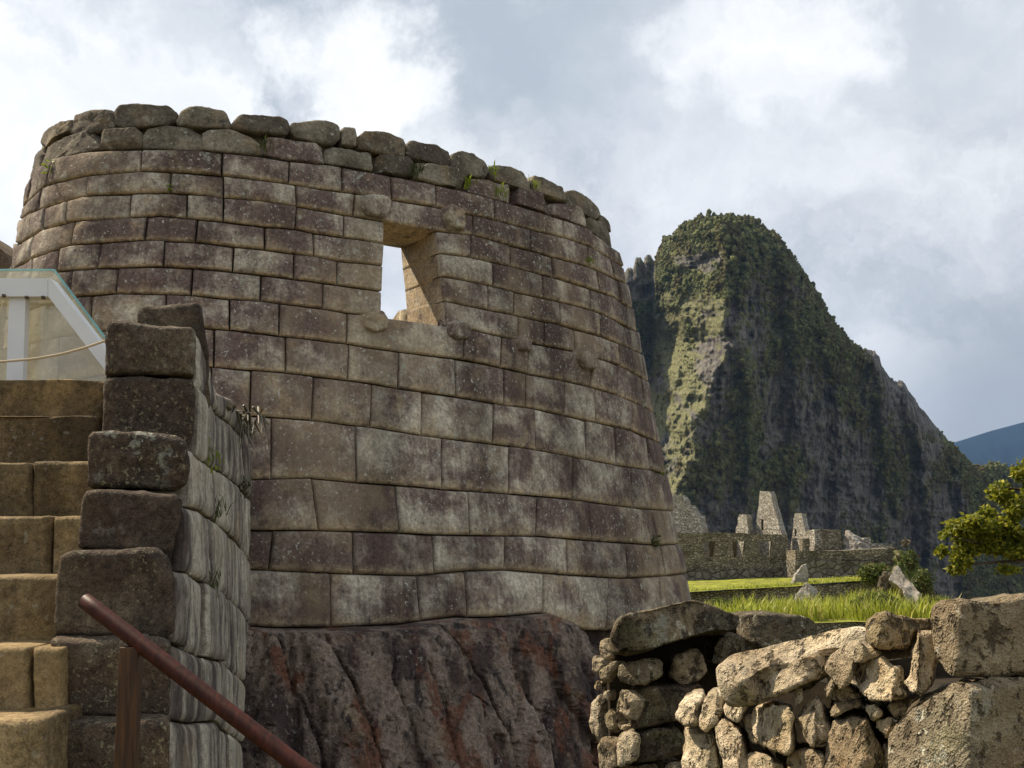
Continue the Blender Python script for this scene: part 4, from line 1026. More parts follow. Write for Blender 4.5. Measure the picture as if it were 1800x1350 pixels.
# thatched hut far left, just visible beside the tower
def hut():
    h = thing('thatched_hut', (-9.6, 17.5, 0), 'brown thatched roof edge showing left of the curved tower', 'hut')
    pm = plane_map((0, 17, 0), (0, -1, 0))
    V, Fs = prism([(-330, 545), (-150, 335), (-60, 392), (-12, 424), (10, 447), (22, 474), (22, 486), (-20, 476)], pm, (0, 3.2, 0), N=80, jitter=1.2); mesh_obj('roof', V, Fs, M['thatch'], h, False)
    V, Fs = prism([(-300, 545), (8, 478), (8, 1050), (-300, 1050)], plane_map((0, 17.3, 0), (0, -1, 0)), (0, 2.6, 0)); mesh_obj('wall', V, Fs, M['ruin'], h, False)
hut()
def inner():
    pm = plane_map((0, 14.2, 0), (-.25, -1, 0))
    V, Fs = rock_geo([(686, 600), (688, 566), (697, 547), (700, 540), (722, 541), (790, 540), (790, 1200), (686, 1200)], pm, .6, n=(-.3, -1, 0), N=90, rad=.06, rough=.03, seed=3000, corner=1, ridge=[(699, 2.0)])
    mesh_obj('inner_stone', V, Fs, M['dry'], tower, True, {'blk': np.full((len(V), 3), .5)})
inner()

# ------------------------------------------------------------------ leaves and blades
def leaves(mb, P, L, Wd, rs, dirs=None, droop=0.3, tone=None):
    """leaf-sized folded faces at points P"""
    for i, p in enumerate(P):
        d = rs.normal(size=3); d[2] = d[2] * .6 - droop; d /= np.linalg.norm(d)
        if dirs is not None: d = d * .7 + dirs[i]; d /= np.linalg.norm(d)
        s = np.cross(d, rs.normal(size=3)); s /= np.linalg.norm(s); u = np.cross(s, d)
        l = L * rs.uniform(.65, 1.25); w = Wd * rs.uniform(.7, 1.2)
        V = [p, p + d * l * .45 + s * w + u * w * .3, p + d * l, p + d * l * .45 - s * w + u * w * .3]
        mb.add(V, [[0, 1, 2], [0, 2, 3]], (rs.rand() if tone is None else np.clip(tone[i] + rs.uniform(-.25, .25), 0, 1), rs.rand(), rs.rand()))
def blades(mb, P, L, Wd, rs, lean=.35, bias=(0, 0, 0)):
    for p in P:
        l = L * rs.uniform(.5, 1.2); a = rs.uniform(0, 6.28); o = np.array([math.cos(a), math.sin(a), 0]) * lean * rs.uniform(.2, 1.3) + np.array(bias)
        s = np.array([-math.sin(a + rs.uniform(-1, 1)), math.cos(a), 0]); w = Wd * rs.uniform(.6, 1.3); z = np.array([0, 0, 1.])
        m = p + (z * .55 + o * .3) * l; e = p + (z * .92 + o * 1.1) * l
        mb.add([p - s * w, p + s * w, m + s * w * .8, m - s * w * .8, e], [[0, 1, 2, 3], [3, 2, 4]], (rs.rand(), rs.rand(), rs.rand()))

def weed(name, px, py, n, L, Wd, mat, label, cat='weed', mapf=None, out=.02, spread=.04, lean=.8, leafy=False, drop=0.0, group=None):
    mapf = mapf or tower_map; rs = np.random.RandomState(int(px * 7 + py))
    c = mapf(np.array([float(px)]), np.array([float(py)]))[0]; v = CAM - c; v[2] = 0; v /= np.linalg.norm(v); c = c + v * out
    mb = MB(); P = c + rs.normal(size=(n, 3)) * spread * np.array([1, .3, 1])
    if leafy: leaves(mb, P, L, Wd, rs, droop=drop)
    else: blades(mb, P, L, Wd, rs, lean, bias=v * .5 - np.array([0, 0, drop]))
    tag(mb.build(name, M[mat], None, False), label, cat, group)
def weeds():
    weed('weed', 88, 296, 26, .05, .016, 'weed', 'small yellow-green weed at the far left under the coping', leafy=True, spread=.035, out=.05)
    weed('weed', 297, 328, 14, .03, .010, 'weed', 'tiny green sprig in a joint on the upper left of the tower', leafy=True, spread=.02, out=.02)
    weed('grass_tuft', 468, 268, 30, .07, .006, 'darkweed', 'dark green tuft below the fifth upper stone from the left', 'grass tuft', out=.06)
    weed('grass_tuft', 733, 306, 40, .09, .006, 'darkweed', 'dark moss tuft filling the gap above the window', 'grass tuft', out=.06)
    weed('weed', 824, 331, 20, .08, .008, 'weed', 'bright green weed in the gap just right above the window', spread=.03, out=.08)
    weed('fern', 867, 308, 22, .10, .007, 'weed', 'long bright green fern hanging from the coping', 'fern', spread=.035, out=.10, drop=.35)
    weed('weed', 881, 347, 22, .11, .006, 'weed', 'upright grassy weed below the hanging fern', spread=.03, out=.06)
    weed('weed', 941, 332, 16, .09, .008, 'weed', 'yellow-green weed wedged at a coping gap on the right', spread=.025, out=.08)
    weed('weed', 1037, 458, 26, .045, .011, 'weed', 'leafy weed growing from a joint near the right edge of the tower', leafy=True, spread=.022, out=.06)
    weed('moss_patch', 1150, 950, 50, .07, .012, 'darkweed', 'dark moss clump low on the right edge of the tower', 'moss', spread=.03, out=.04, leafy=True)
    weed('moss_patch', 1163, 830, 24, .05, .010, 'weed', 'small moss clump beside the right edge of the tower', 'moss', spread=.04, out=.03, leafy=True)
    A, B = np.array([-1.26, 4.1, 0]), np.array([-2.17, 9.5, 0]); nn = np.array([B[1] - A[1], -(B[0] - A[0]), .25]); nn /= np.linalg.norm(nn); pm = plane_map(A + CAM * np.array([0, 0, 1]), nn)
    weed('moss_patch', 366, 810, 60, .035, .005, 'weed', 'bright moss in the second joint of the parapet side', 'moss', mapf=pm, out=.06, spread=.035)
    weed('grass_tuft', 381, 908, 40, .09, .004, 'darkweed', 'wispy grass tuft in the middle joint of the parapet side', 'grass tuft', mapf=pm, out=.09, spread=.03)
    weed('moss_patch', 425, 858, 34, .05, .006, 'darkweed', 'moss on the parapet side close to the tower', 'moss', mapf=pm, out=.08, spread=.04)
    weed('grass_tuft', 372, 1030, 34, .06, .004, 'darkweed', 'thin grass tuft lower down the parapet side', 'grass tuft', mapf=pm, out=.08, spread=.03)
    # dead root and rubble clump where the parapet meets the tower
    rs = np.random.RandomState(5); mb = MB(); c = pm(np.array([425.]), np.array([735.]))[0]
    for i in range(20):
        q = np.array([rs.uniform(408, 428), 0]); q[1] = 702 + (q[0] - 395) * .75 + rs.uniform(-4, 14); p = pm(q[:1], q[1:])[0] + nn * rs.uniform(.0, .18)
        L = rs.uniform(.06, .26); e = p + np.array([rs.uniform(-.05, .07), rs.uniform(-.08, .03), -L]); m = (p + e) / 2 + rs.normal(size=3) * .035
        V, Fs = tube([p, m, e], [.010, .008, .003], 5); mb.add(V, Fs, (rs.rand(), rs.rand() * .9, 0))
    tag(mb.build('root_clump', M['drygrass']), 'pale tangle of dead roots where parapet meets tower', 'roots')
    for i, (x, y, r) in enumerate(((400, 708, 11), (417, 728, 12), (437, 752, 12), (446, 782, 10), (424, 760, 9))):
        q = [(x + r * 1.1 * math.cos(a_) * rs.uniform(.8, 1.2), y + r * math.sin(a_) * rs.uniform(.8, 1.2)) for a_ in np.linspace(0, 6.28, 8)[:-1]]
        c = pm(np.array([float(x)]), np.array([float(y)]))[0] + nn * .05; n = CAM - c; n[2] = 0; n /= np.linalg.norm(n)
        V, Fs = rock_geo(q, plane_map(c, n), .15, n=n, N=40, rad=.02, rough=.012, seed=3300 + i, corner=1, chips=2)
        tag(mesh_obj('loose_stone', V, Fs, M['coping'], None, True, {'blk': np.tile([[.6 + .1 * i, .5, .3]], (len(V), 1))}), ['small loose stone topmost in the gap between parapet and tower', 'loose stone second from the top beside the parapet', 'loose stone wedged against the tower wall by the roots', 'lowest loose stone between parapet and tower', 'small loose stone tucked behind the parapet side'][i], 'stone', 'loose stones between parapet and tower')
weeds()

# ------------------------------------------------------------------ ruins on the far terrace
def flat(Y, n=(0, -1, 0)):
    return lambda x, y: plane_map(W(1350, 960, Y), n)(np.asarray(x, float), np.asarray(y, float))
def jag(P, step=9, amp=1.6, seed=0):
    """outline with uneven courses"""
    rs = random.Random(seed); out = []
    for k in range(len(P)):
        a, b = np.array(P[k], float), np.array(P[(k + 1) % len(P)], float); n = max(1, int(np.linalg.norm(b - a) / step))
        for i in range(n):
            q = a + (b - a) * i / n
            out.append(q + (np.array([rs.uniform(-amp, amp), rs.uniform(-amp, amp)]) if i else 0))
    return np.array(out)
def piece(mb, P, mf, back, seed=0, amp=1.4):
    V, Fs = prism(jag(P, 8, amp, seed), mf, back); mb.add(V, Fs)
def ruins():
    D = 70.0
    o = thing('ruined_wall', tuple(W(1290, 1026, D)), 'long dark ruined stone wall pierced by three small trapezoid windows', 'ruin')
    mf = flat(D); mb = MB(); bk = (0.12, .85, 0)
    wins = [(1238, 1256), (1289, 1307), (1335, 1355)]
    for k, (a, b) in enumerate([(1150, 1238), (1256, 1289), (1307, 1335), (1355, 1390)]):
        P = [(a + (2 if k else 0), 952), (b - (2 if k < 3 else 3), 952), (b + (1 if k < 3 else 1), 979), (a - (1 if k else 0), 979)]; V, Fs = prism(P, mf, bk); mb.add(V, Fs)
    piece(mb, [(1150, 938), (1270, 936), (1322, 938), (1382, 940), (1387, 951.7), (1150, 951.7)], mf, bk, 1, .8)
    V, Fs = prism([(1150, 979.3), (1391, 979.3), (1393, 1001), (1150, 1001)], mf, bk); mb.add(V, Fs)
    mb.build('wall', M['ruindark'], o, False)
    V, Fs = prism([(1150, 944), (1385, 944), (1388, 1010), (1150, 1010)], flat(74.5), (0, .8, 0)); mesh_obj('shade_backing', V, Fs, M['soil'], o, False)  # added earth-dark sheet: its colour makes the window openings look shaded
    V, Fs = prism([(1150, 1001.5), (1394, 1001.5), (1397, 1030), (1150, 1032)], flat(D - .25), (0, 1, 0)); mesh_obj('base_course', V, Fs, M['ruinbase'], o, False)
    # gables
    nl = np.array([-.90, -.44, .05]); nl /= np.linalg.norm(nl)
    def gable(P, Yc, label, seed, slot=None, back=(.5, .75, 0), n=nl):
        c = np.mean(P, 0); m = plane_map(W(c[0], c[1], Yc), n); mb = MB()
        if slot:
            x0, y0, x1, y1 = slot; L_, R_s = P[:2], P[2:]
            # outline: bottom-left, top-left, top-right, bottom-right
            (a, b), (c_, d) = P[:2], P[2:]
            ex = lambda p, q, y: p[0] + (q[0] - p[0]) * (y - p[1]) / (q[1] - p[1])
            piece(mb, [(ex(a, b, y0 - .2), y0 - .2), b, c_, (ex(c_, d, y0 - .2), y0 - .2)], m, back, seed, 1.2)
            V, Fs = prism([(ex(a, b, y1), y1), (ex(a, b, y0), y0), (x0, y0), (x0, y1)], m, back); mb.add(V, Fs)
            V, Fs = prism([(x1, y1), (x1, y0), (ex(c_, d, y0), y0), (ex(c_, d, y1), y1)], m, back); mb.add(V, Fs)
            piece(mb, [a, (ex(a, b, y1 + .2), y1 + .2), (ex(c_, d, y1 + .2), y1 + .2), d], m, back, seed + 1, 1.0)
        else: piece(mb, P, m, back, seed, 1.3)
        g = mb.build('gable_wall', M['ruin'], None, False); tag(g, label, 'gable')
    gable([(1321, 985), (1336, 863), (1352, 863), (1388, 985)], 73, 'tallest pale stone gable rising behind the wall with three windows', 10, slot=(1338, 914, 1342, 931))
    gable([(1284, 985), (1299, 904), (1311, 904), (1324, 985)], 74, 'small pale stone gable left of the tallest gable', 20)
    gable([(1388, 985), (1397, 902), (1409, 902), (1426, 985)], 75, 'narrow pale stone gable right of the tallest gable', 30, slot=(1397, 930, 1400, 942))
    gable([(1165, 985), (1168, 868), (1196, 870), (1203, 880), (1205, 890), (1213, 888), (1222, 905), (1229, 910), (1236, 936), (1238, 985)], 72, 'stepped broken stone gable partly hidden by the tower edge', 40, n=np.array([-.5, -.86, .05]))
    mb = MB(); piece(mb, [(1213, 985), (1211, 912), (1229, 906), (1238, 985)], flat(71.4, (-.8, -.6, 0)), (.5, .6, 0), 41, 1.0)
    tag(mb.build('wall_stub', M['ruin'], None, False), 'short sunlit wall stub against the stepped gable', 'ruin')
    # buildings right of the gap
    o = thing('ruined_house', tuple(W(1450, 1010, 69)), 'roofless dark stone house with a sunlit left corner', 'ruin')
    mb = MB(); piece(mb, [(1432, 990), (1432, 935), (1444, 930), (1478, 931), (1481, 990)], flat(69.5), (0, 2.2, 0), 50, 1.0); mb.build('front_wall', M['ruindark'], o, False)
    mb = MB(); piece(mb, [(1394, 990), (1392, 947), (1412, 943), (1431, 930), (1433, 990)], plane_map(W(1431, 960, 69.5), np.array([-.97, -.25, 0])), (.7, .2, 0), 51, 1.0); mb.build('side_wall', M['ruin'], o, False)
    mb = MB(); piece(mb, [(1410, 990), (1410, 947), (1423, 946), (1424, 990)], flat(67.5), (0, .6, 0), 52, .7); mb.build('pier', M['ruindark'], o, False)
    V, Fs = rock_geo([(1482, 975), (1480, 932), (1492, 930), (1500, 938), (1512, 950), (1520, 958), (1532, 972), (1530, 985), (1482, 985)], plane_map(W(1500, 955, 69), np.array([-.6, -.7, .35])), 2.5, N=90, rad=.35, rough=.16, seed=60, corner=1, facet=.1)
    tag(mesh_obj('boulder', V, Fs, M['palerock'], None, True, {'blk': np.full((len(V), 3), .6)}), 'pale grey boulder against the roofless house', 'boulder')
    mb = MB(); piece(mb, [(1518, 980), (1518, 946), (1530, 945), (1531, 955), (1568, 956), (1570, 980)], flat(70), (0, 1.2, 0), 61, .9)
    tag(mb.build('low_wall', M['ruin'], None, False), 'low stepped wall end right of the pale boulder', 'ruin')
    o = thing('terrace_wall', tuple(W(1490, 1020, 67)), 'dark masonry terrace wall below the roofless house', 'terrace wall')
    mb = MB(); piece(mb, [(1398, 985.6), (1398, 968), (1480, 968), (1577, 963), (1578, 985.6)], flat(67.2), (0, 3, 0), 62, .7); mb.build('rubble_course', M['ruindark'], o, False)
    V, Fs = prism([(1398, 986), (1578, 986), (1573, 1024), (1398, 1024)], flat(67), (0, 3, 0)); mesh_obj('block_course', V, Fs, M['ruinbase'], o, False)
    # standing rocks
    def orock(P, Y, n, label, seed, thick=1.2, cat='rock', tone=.6, rough=.12):
        n = np.array(n, float); n /= np.linalg.norm(n); c = np.mean(P, 0)
        V, Fs = rock_geo(P, plane_map(W(c[0], c[1], Y), n), thick, n=n, N=90, rad=.05, rough=rough * .35, seed=seed, corner=0, facet=.06)
        tag(mesh_obj('outcrop_rock', V, Fs, M['palerock'], None, True, {'blk': np.full((len(V), 3), tone)}), label, cat)
    orock([(1393, 1026), (1400, 1008), (1412, 992), (1418, 990), (1421, 1010), (1420, 1030), (1400, 1030)], 60, (-.1, -1, .1), 'pointed pale rock standing on the lawn strip', 70)
    orock([(1395, 1052), (1406, 1036), (1417, 1024), (1423, 1034), (1424, 1056), (1398, 1058)], 54, (-.6, -.8, .2), 'leaning pale rock below the pointed rock', 71)
    orock([(1568, 1000), (1578, 992), (1590, 1012), (1606, 1026), (1618, 1045), (1612, 1060), (1604, 1078), (1596, 1050), (1580, 1030), (1562, 1020)], 55, (-.5, -.7, .5), 'long pale slab slanting down to the right of the bush', 72, 2.0)
    orock([(1588, 1040), (1596, 1042), (1606, 1056), (1607, 1080), (1600, 1080), (1594, 1060)], 53, (-.5, -.8, .2), 'thin pale rock at the foot of the slanting slab', 73, 1.0)
    V, Fs = rock_geo([(1545, 1035), (1548, 1010), (1562, 1002), (1578, 1010), (1580, 1036), (1560, 1046)], plane_map(W(1560, 1020, 56), np.array([0, -1, .2])), 1.2, N=60, rad=.2, rough=.12, seed=74, corner=1)
    tag(mesh_obj('boulder', V, Fs, M['dryfront'], None, True, {'blk': np.full((len(V), 3), .2)}), 'brown boulder under the round bush', 'boulder')
    # sloping edge of the terrace, right
    V, Fs = rock_geo([(1572, 1070), (1574, 966), (1580, 962), (1592, 972), (1612, 985), (1622, 1000), (1640, 1030), (1656, 1064), (1660, 1110), (1572, 1110)], plane_map(W(1610, 1020, 66), np.array([.1, -.85, .5])), 4.0, N=120, rad=.4, rough=.35, seed=75, corner=1)
    tag(mesh_obj('slope', V, Fs, M['ground']), kind='structure')

def sheet(name, front, back, mat, nx=60, ny=14, amp=.05):
    """front/back: (x0,y0,Y0),(x1,y1,Y1)"""
    u = np.linspace(0, 1, nx); v = np.linspace(0, 1, ny)
    f = W(*front[0])[None] * (1 - u[:, None]) + W(*front[1])[None] * u[:, None]; b = W(*back[0])[None] * (1 - u[:, None]) + W(*back[1])[None] * u[:, None]
    V = f[None] * (1 - v[:, None, None]) + b[None] * v[:, None, None]; V[..., 2] += amp * fbm(V, .7, 3)
    a = np.arange(nx * ny).reshape(ny, nx); Fs = np.stack([a[:-1, :-1], a[:-1, 1:], a[1:, 1:], a[1:, :-1]], -1).reshape(-1, 4)
    o = mesh_obj(name, V.reshape(-1, 3), Fs, mat); tag(o, kind='structure'); return V
def terraces():
    sheet('lawn', [(1120, 1046, 57), (1412, 1029, 58)], [(1120, 1021, 71), (1420, 1012, 71)], M['lawn'])
    sheet('lawn', [(1416, 1027, 58), (1566, 1018, 58)], [(1416, 1013, 71), (1580, 1008, 71)], M['lawn'])
    sheet('terrace_ground', [(1150, 1094, 42), (1700, 1094, 42)], [(1150, 1068, 58), (1700, 1062, 58)], M['lawn'])
    o = thing('retaining_wall', tuple(W(1400, 1070, 58)), 'dark stone retaining wall between lawn strip and tall grass', 'terrace wall')
    V, Fs = prism(jag([(1120, 1048), (1412, 1031), (1566, 1020), (1575, 1078), (1120, 1078)], 20, .5, 3), flat(58.1), (0, .6, 0)); mesh_obj('masonry', V, Fs, M['ruindark'], o, False)
    o = thing('retaining_wall', tuple(W(1400, 1150, 42)), 'lowest dark retaining wall just above the dry stone wall', 'terrace wall')
    V, Fs = prism(jag([(1150, 1095), (1700, 1095), (1700, 1200), (1150, 1200)], 25, .6, 4), flat(42.1), (0, .5, 0)); mesh_obj('masonry', V, Fs, M['ruindark'], o, False)
    rs = np.random.RandomState(11)
    # tall grass: clumps of blades
    mb = MB(); P = []
    clump = [(rs.uniform(1236, 1672), rs.uniform(0, 1)) for _ in range(150)]
    for (cx, cv) in clump:
        Y = 42.5 + cv * 11; py = 1094 - (Y - 42) / 16 * 28; s = rs.uniform(.6, 1.25) * (1.25 if 1480 < cx < 1570 else 1.0) * (.8 if cx < 1290 else 1)
        c = W(cx, py, Y); pts = c + rs.normal(size=(34, 3)) * np.array([.22, .22, 0]); blades(mb, pts, .78 * s, .028, rs, .35)
    tag(mb.build('tall_grass', M['grass'], None, False), kind='stuff')
    mb = MB()
    for _ in range(2600):
        x = rs.uniform(1200, 1566); Y = 58 + rs.rand() ** 2 * 8; py = np.interp(x, [1120, 1412, 1566], [1046, 1028.5, 1018]) - (Y - 58) * 1.15
        blades(mb, [W(x, py, Y)], .16, .02, rs, .5)
    tag(mb.build('lawn_grass', M['grass'], None, False), kind='stuff')
    # bushes
    def bush(cx, cy, Y, rx, ry, n, label, L=.16, mat='bush'):
        b = thing('bush', tuple(W(cx, cy + ry, Y)), label, 'bush'); c = W(cx, cy, Y); k = Y / F; mb = MB()
        q = rs.normal(size=(n, 3)); q /= np.linalg.norm(q, axis=1)[:, None]; r = rs.uniform(.45, 1.0, n)[:, None] * (1 + .25 * fbm(q, 2.2, 2, .5, cx)[:, None])
        P = c + q * r * np.array([rx * k, rx * k * .8, ry * k]); leaves(mb, P, L, L * .35, rs, droop=-.1); mb.build('foliage', M[mat], b, False)
        mb = MB()
        for i in range(7):
            e = c + rs.normal(size=3) * np.array([rx, rx, ry * .4]) * k * .5; V, Fs = tube([np.array(W(cx, cy + ry, Y)), (np.array(W(cx, cy + ry * .4, Y)) + e) / 2, e], [.04, .03, .015], 5); mb.add(V, Fs)
        mb.build('stem', M['bark'], b)
    bush(1538, 1008, 57, 30, 20, 1500, 'round dark green bush in front of the terrace wall')
    bush(1600, 985, 64, 14, 20, 500, 'scrubby bush at the top of the slope')
    bush(1622, 1025, 60, 20, 28, 900, 'olive scrub covering the slope edge')
    bush(1592, 955, 67, 8, 8, 160, 'small reddish shrub at the end of the terrace wall', mat='drygrass')
    bush(1648, 1066, 47, 22, 18, 700, 'low leafy bush behind the large right boulder', L=.13)
    bush(1262, 1062, 48, 18, 12, 450, 'small leafy bush at the foot of the tower', L=.12)
    bush(1540, 1062, 46, 40, 22, 1500, 'dark leafy bush within the tall grass', L=.13)
ruins(); terraces()

# ------------------------------------------------------------------ tree at the right edge
def tree():
    Y = 18.0; k = Y / F; rs = np.random.RandomState(21)
    t_ = thing('broadleaf_tree', tuple(W(1935, 955, Y) * np.array([1, 1, 0]) + np.array([0, 0, -1.9])), 'broadleaf tree with yellow-green sunlit leaves reaching in from the right', 'tree')
    base = W(1935, 1330, Y); path = [base, W(1925, 1150, Y), W(1905, 1010, Y + .2), W(1880, 900, Y + .3), W(1850, 820, Y)]
    V, Fs = tube(path, [.22, .18, .14, .10, .05], 12); mesh_obj('trunk', V, Fs, M['bark'], t_)
    limbs = MB()
    for pts, r in ([[(1895, 990), (1840, 975), (1770, 960), (1700, 950), (1672, 942)], .075], [[(1885, 920), (1840, 880), (1800, 862), (1760, 856)], .06], [[(1900, 1000), (1830, 985), (1760, 988), (1700, 992)], .05], [[(1840, 960), (1790, 930), (1740, 920)], .04], [[(1860, 840), (1830, 800), (1810, 780)], .05], [[(1910, 960), (1980, 900), (2050, 880)], .08], [[(1880, 880), (1930, 790), (1960, 740)], .06], [[(1900, 1010), (1990, 1010), (2070, 1000)], .05]):
        p = np.array([W(x, y, Y + rs.uniform(-.15, .15)) for x, y in pts]); V, Fs = tube(p, np.linspace(r, .012, len(p)), 7); limbs.add(V, Fs)
    limbs.build('limb', M['bark'], t_)
    mb = MB()
    lobes = [(1772, 862, 26, 22), (1800, 845, 30, 30), (1752, 868, 14, 12), (1815, 880, 26, 14), (1690, 930, 30, 20), (1668, 950, 16, 20), (1720, 925, 34, 20), (1760, 930, 36, 22), (1800, 925, 36, 30), (1740, 955, 36, 16), (1785, 965, 36, 16), (1700, 962, 22, 16), (1690, 985, 16, 14), (1680, 1000, 12, 8),
             (1840, 900, 40, 40), (1850, 960, 46, 30), (1860, 830, 50, 36), (1900, 780, 60, 44), (1960, 760, 60, 50), (2010, 850, 70, 60), (2050, 950, 60, 50), (1940, 900, 60, 50), (1990, 1010, 60, 30), (1790, 895, 20, 12), (1735, 900, 14, 8), (1770, 1000, 20, 6), (1655, 968, 8, 10)]
    for (x, y, rx, ry) in lobes:
        n = int(rx * ry * 2.0) if x < 1850 else int(rx * ry * .22)
        q = rs.normal(size=(n, 3)); q /= np.linalg.norm(q, axis=1)[:, None]; r = rs.uniform(.25, 1.0, n) ** .6
        r = r * (1 + .5 * fbm(q * 1.0 + x, 2.1, 3, .5, x))
        c = W(x, y, Y + rs.uniform(-.3, .3)); P = c + q * r[:, None] * np.array([rx, max(rx * .9, 18), ry]) * k
        # clumps: leave holes
        keep = fbm(P, 3.2, 2, .5, 8) > -.17; P = P[keep]
        leaves(mb, P, .092, .032, rs, droop=.25)
    mb.build('crown', M['leaf'], t_, False)
tree()

# ------------------------------------------------------------------ mountains
def mountain_mat():
    m, t, b = new_mat('forested_rock', .95, .08)
    a = t.xyz(t.attr('blk')); p = t.pos()
    sv = t.vm('MULTIPLY', p, (1, .6, .22)); n = t.noise(p, .045, 5, .6); n2 = t.noise(p, .35, 4, .65); st = t.noise(sv, .20, 5, .65)
    veg = t.mix(t.ss(t.math('ADD', n2, t.math('MULTIPLY', a[1], .45)), .35, .95), (.034, .045, .020), (.150, .158, .064))
    veg = t.mix(t.math('MULTIPLY', t.ss(n, .46, .60), .8), veg, (.085, .068, .028))
    rockc = t.mix(t.ss(st, .36, .66), (.058, .054, .049), (.185, .172, .152)); rockc = t.mix(t.ss(st, .69, .77, 0, .8), rockc, (.36, .34, .31))
    grassy = t.mix(t.ss(n2, .35, .7), (.105, .11, .052), (.235, .222, .122))
    col = t.mix(t.ss(t.math('ADD', a[0], t.math('MULTIPLY', t.math('SUBTRACT', n2, .5), .9)), .38, .62), rockc, veg)
    col = t.mix(t.ss(t.math('ADD', a[2], t.math('MULTIPLY', t.math('SUBTRACT', n2, .5), .9)), .4, .65), col, grassy)
    t.put(b, 'Base Color', col)
    t.put(b, 'Normal', t.bump(t.math('ADD', n2, st), .9, 2.2))
    return m
M['mountain'] = mountain_mat()
SIL = [(760, 700), (880, 610), (1000, 530), (1060, 490), (1095, 478), (1104, 466), (1112, 468), (1118, 450), (1126, 447), (1131, 456), (1136, 444), (1143, 443), (1150, 456), (1156, 436), (1162, 424), (1166, 412), (1178, 411), (1186, 404), (1198, 392), (1212, 382), (1228, 377), (1243, 373), (1262, 375),
       (1280, 372), (1300, 375), (1320, 380), (1333, 388), (1348, 397), (1362, 402), (1372, 410), (1378, 428), (1390, 440), (1400, 455), (1412, 470), (1424, 488), (1436, 505), (1448, 528), (1456, 548), (1470, 565), (1488, 585), (1500, 598), (1512, 606), (1522, 609), (1536, 612), (1546, 622), (1550, 640), (1562, 655), (1574, 666),
       (1586, 664), (1594, 678), (1604, 690), (1616, 708), (1628, 722), (1640, 738), (1654, 754), (1666, 770), (1682, 782), (1694, 798), (1708, 812), (1724, 816), (1735, 812), (1748, 808), (1764, 814), (1780, 818), (1800, 826), (1840, 840), (1900, 860), (2000, 900)]
def mountain():
    nx, ny = 1060, 620
    xs = np.linspace(780, 1960, nx); S = np.array(SIL, float); ys = np.interp(xs, S[:, 0], S[:, 1])
    jn = fbm(np.stack([xs * .35, 0 * xs, 0 * xs], -1), 1, 3, .6) * 3.2 + 5 * np.maximum(0, ridged(np.stack([xs * .09, 0 * xs, 0 * xs], -1), 1, 3, 2) - .35) * -1 + 5; ys = ys + jn
    v = np.linspace(0, 1, ny) ** 1.08
    X = np.tile(xs, (ny, 1)); bottom = 1330.; Y = ys[None] + (bottom - ys[None]) * v[:, None]; dpt = Y - ys[None]
    D0 = 900.; k = D0 / F
    # crest line from the summit down towards the viewer, spurs right of it
    def line(pts): q = np.array(pts, float); return np.interp(Y, q[:, 1], q[:, 0])
    crest = line([(1262, 372), (1290, 430), (1284, 500), (1272, 540), (1290, 600), (1250, 660), (1225, 740), (1200, 850), (1180, 960), (1150, 1330)])
    Pc = np.stack([X * k, 0 * X, -Y * k], -1); crest = crest + 16 * fbm(Pc, .022, 3, .55, 51) + 9 * fbm(Pc, .08, 3, .6, 52)
    dx = X - crest
    rel = np.where(dx < 0, -dx * 1.45, dx * .48)
    # the left tower-like rock behind
    lt = np.clip((1153 - X) / 8., 0, 1) * np.clip((705 - Y) / 60, 0, 1); rel = rel * (1 - lt) + lt * (165 + np.maximum(X - 1090, -40) * 1.0)
    P0 = np.stack([X * k, 0 * X, -Y * k], -1)
    # spurs
    for pts, wd, amp in [([(1368, 405), (1400, 520), (1390, 640), (1400, 800), (1380, 1330)], 26, 30), ([(1440, 515), (1470, 650), (1480, 800), (1470, 1330)], 24, 26), ([(1542, 615), (1556, 700), (1560, 850), (1545, 1330)], 20, 30), ([(1588, 664), (1620, 790), (1640, 930), (1650, 1330)], 20, 32), ([(1290, 560), (1320, 700), (1310, 900), (1300, 1330)], 16, 22), ([(1690, 800), (1700, 900), (1700, 1330)], 26, 20), ([(1200, 560), (1190, 700), (1150, 850)], 14, 12)]:
        g = line(pts) + 9 * fbm(P0, .02, 2, .5, wd); d = (X - g); act = np.clip((Y - pts[0][1]) / 50 + .3, 0, 1)
        rel -= .62 * amp * act * np.where(d < 0, np.exp(-(d / (wd * .55)) ** 2), np.exp(-(d / (wd * 1.5)) ** 2))
    rel += np.clip(X - 1700, 0, 400) * .9
    st = P0 * np.array([1, 1, .30])
    warp = P0 + np.stack([fbm(P0, .025, 3, .5, 1) * 9, 0 * X, 0 * X], -1)
    rel -= 13 * ridged(warp * np.array([1, 1, .30]), .026, 5, 3) + 7 * ridged(warp * np.array([1, 1, .4]), .085, 4, 5) + 7 * np.abs(fbm(P0 + .0, .055, 3, .6, 44)) * 2
    rel += 9 * fbm(P0, .018, 3, .5, 6) - 6.5 * ridged(P0, .075, 4, 71) - 3.0 * ridged(P0, .20, 3, 72)
    # cloak of trees and scrub
    vegn = fbm(P0 * np.array([1, 1, .5]), .035, 4, .6, 12) * .8 + .5 + .25 * fbm(P0, .15, 3, .6, 2)
    cliff = np.clip((dx - 10) / 60., 0, 1) * np.clip((Y - 640) / 160, 0, 1)
    pale = np.clip(1 - np.hypot((X - 1690) / 22, (Y - 890) / 45), 0, 1) * 1.5 + np.clip(1 - np.hypot((X - 1600) / 16, (Y - 905) / 35), 0, 1) + np.clip(1 - np.hypot((X - 1340) / 18, (Y - 800) / 26), 0, 1) + np.clip(1 - np.hypot((X - 1520) / 34, (Y - 860) / 60), 0, 1) * .9
    face = np.clip(1 - np.hypot((X - 1235) / 40, (Y - 455) / 26), 0, 1) * 1.2
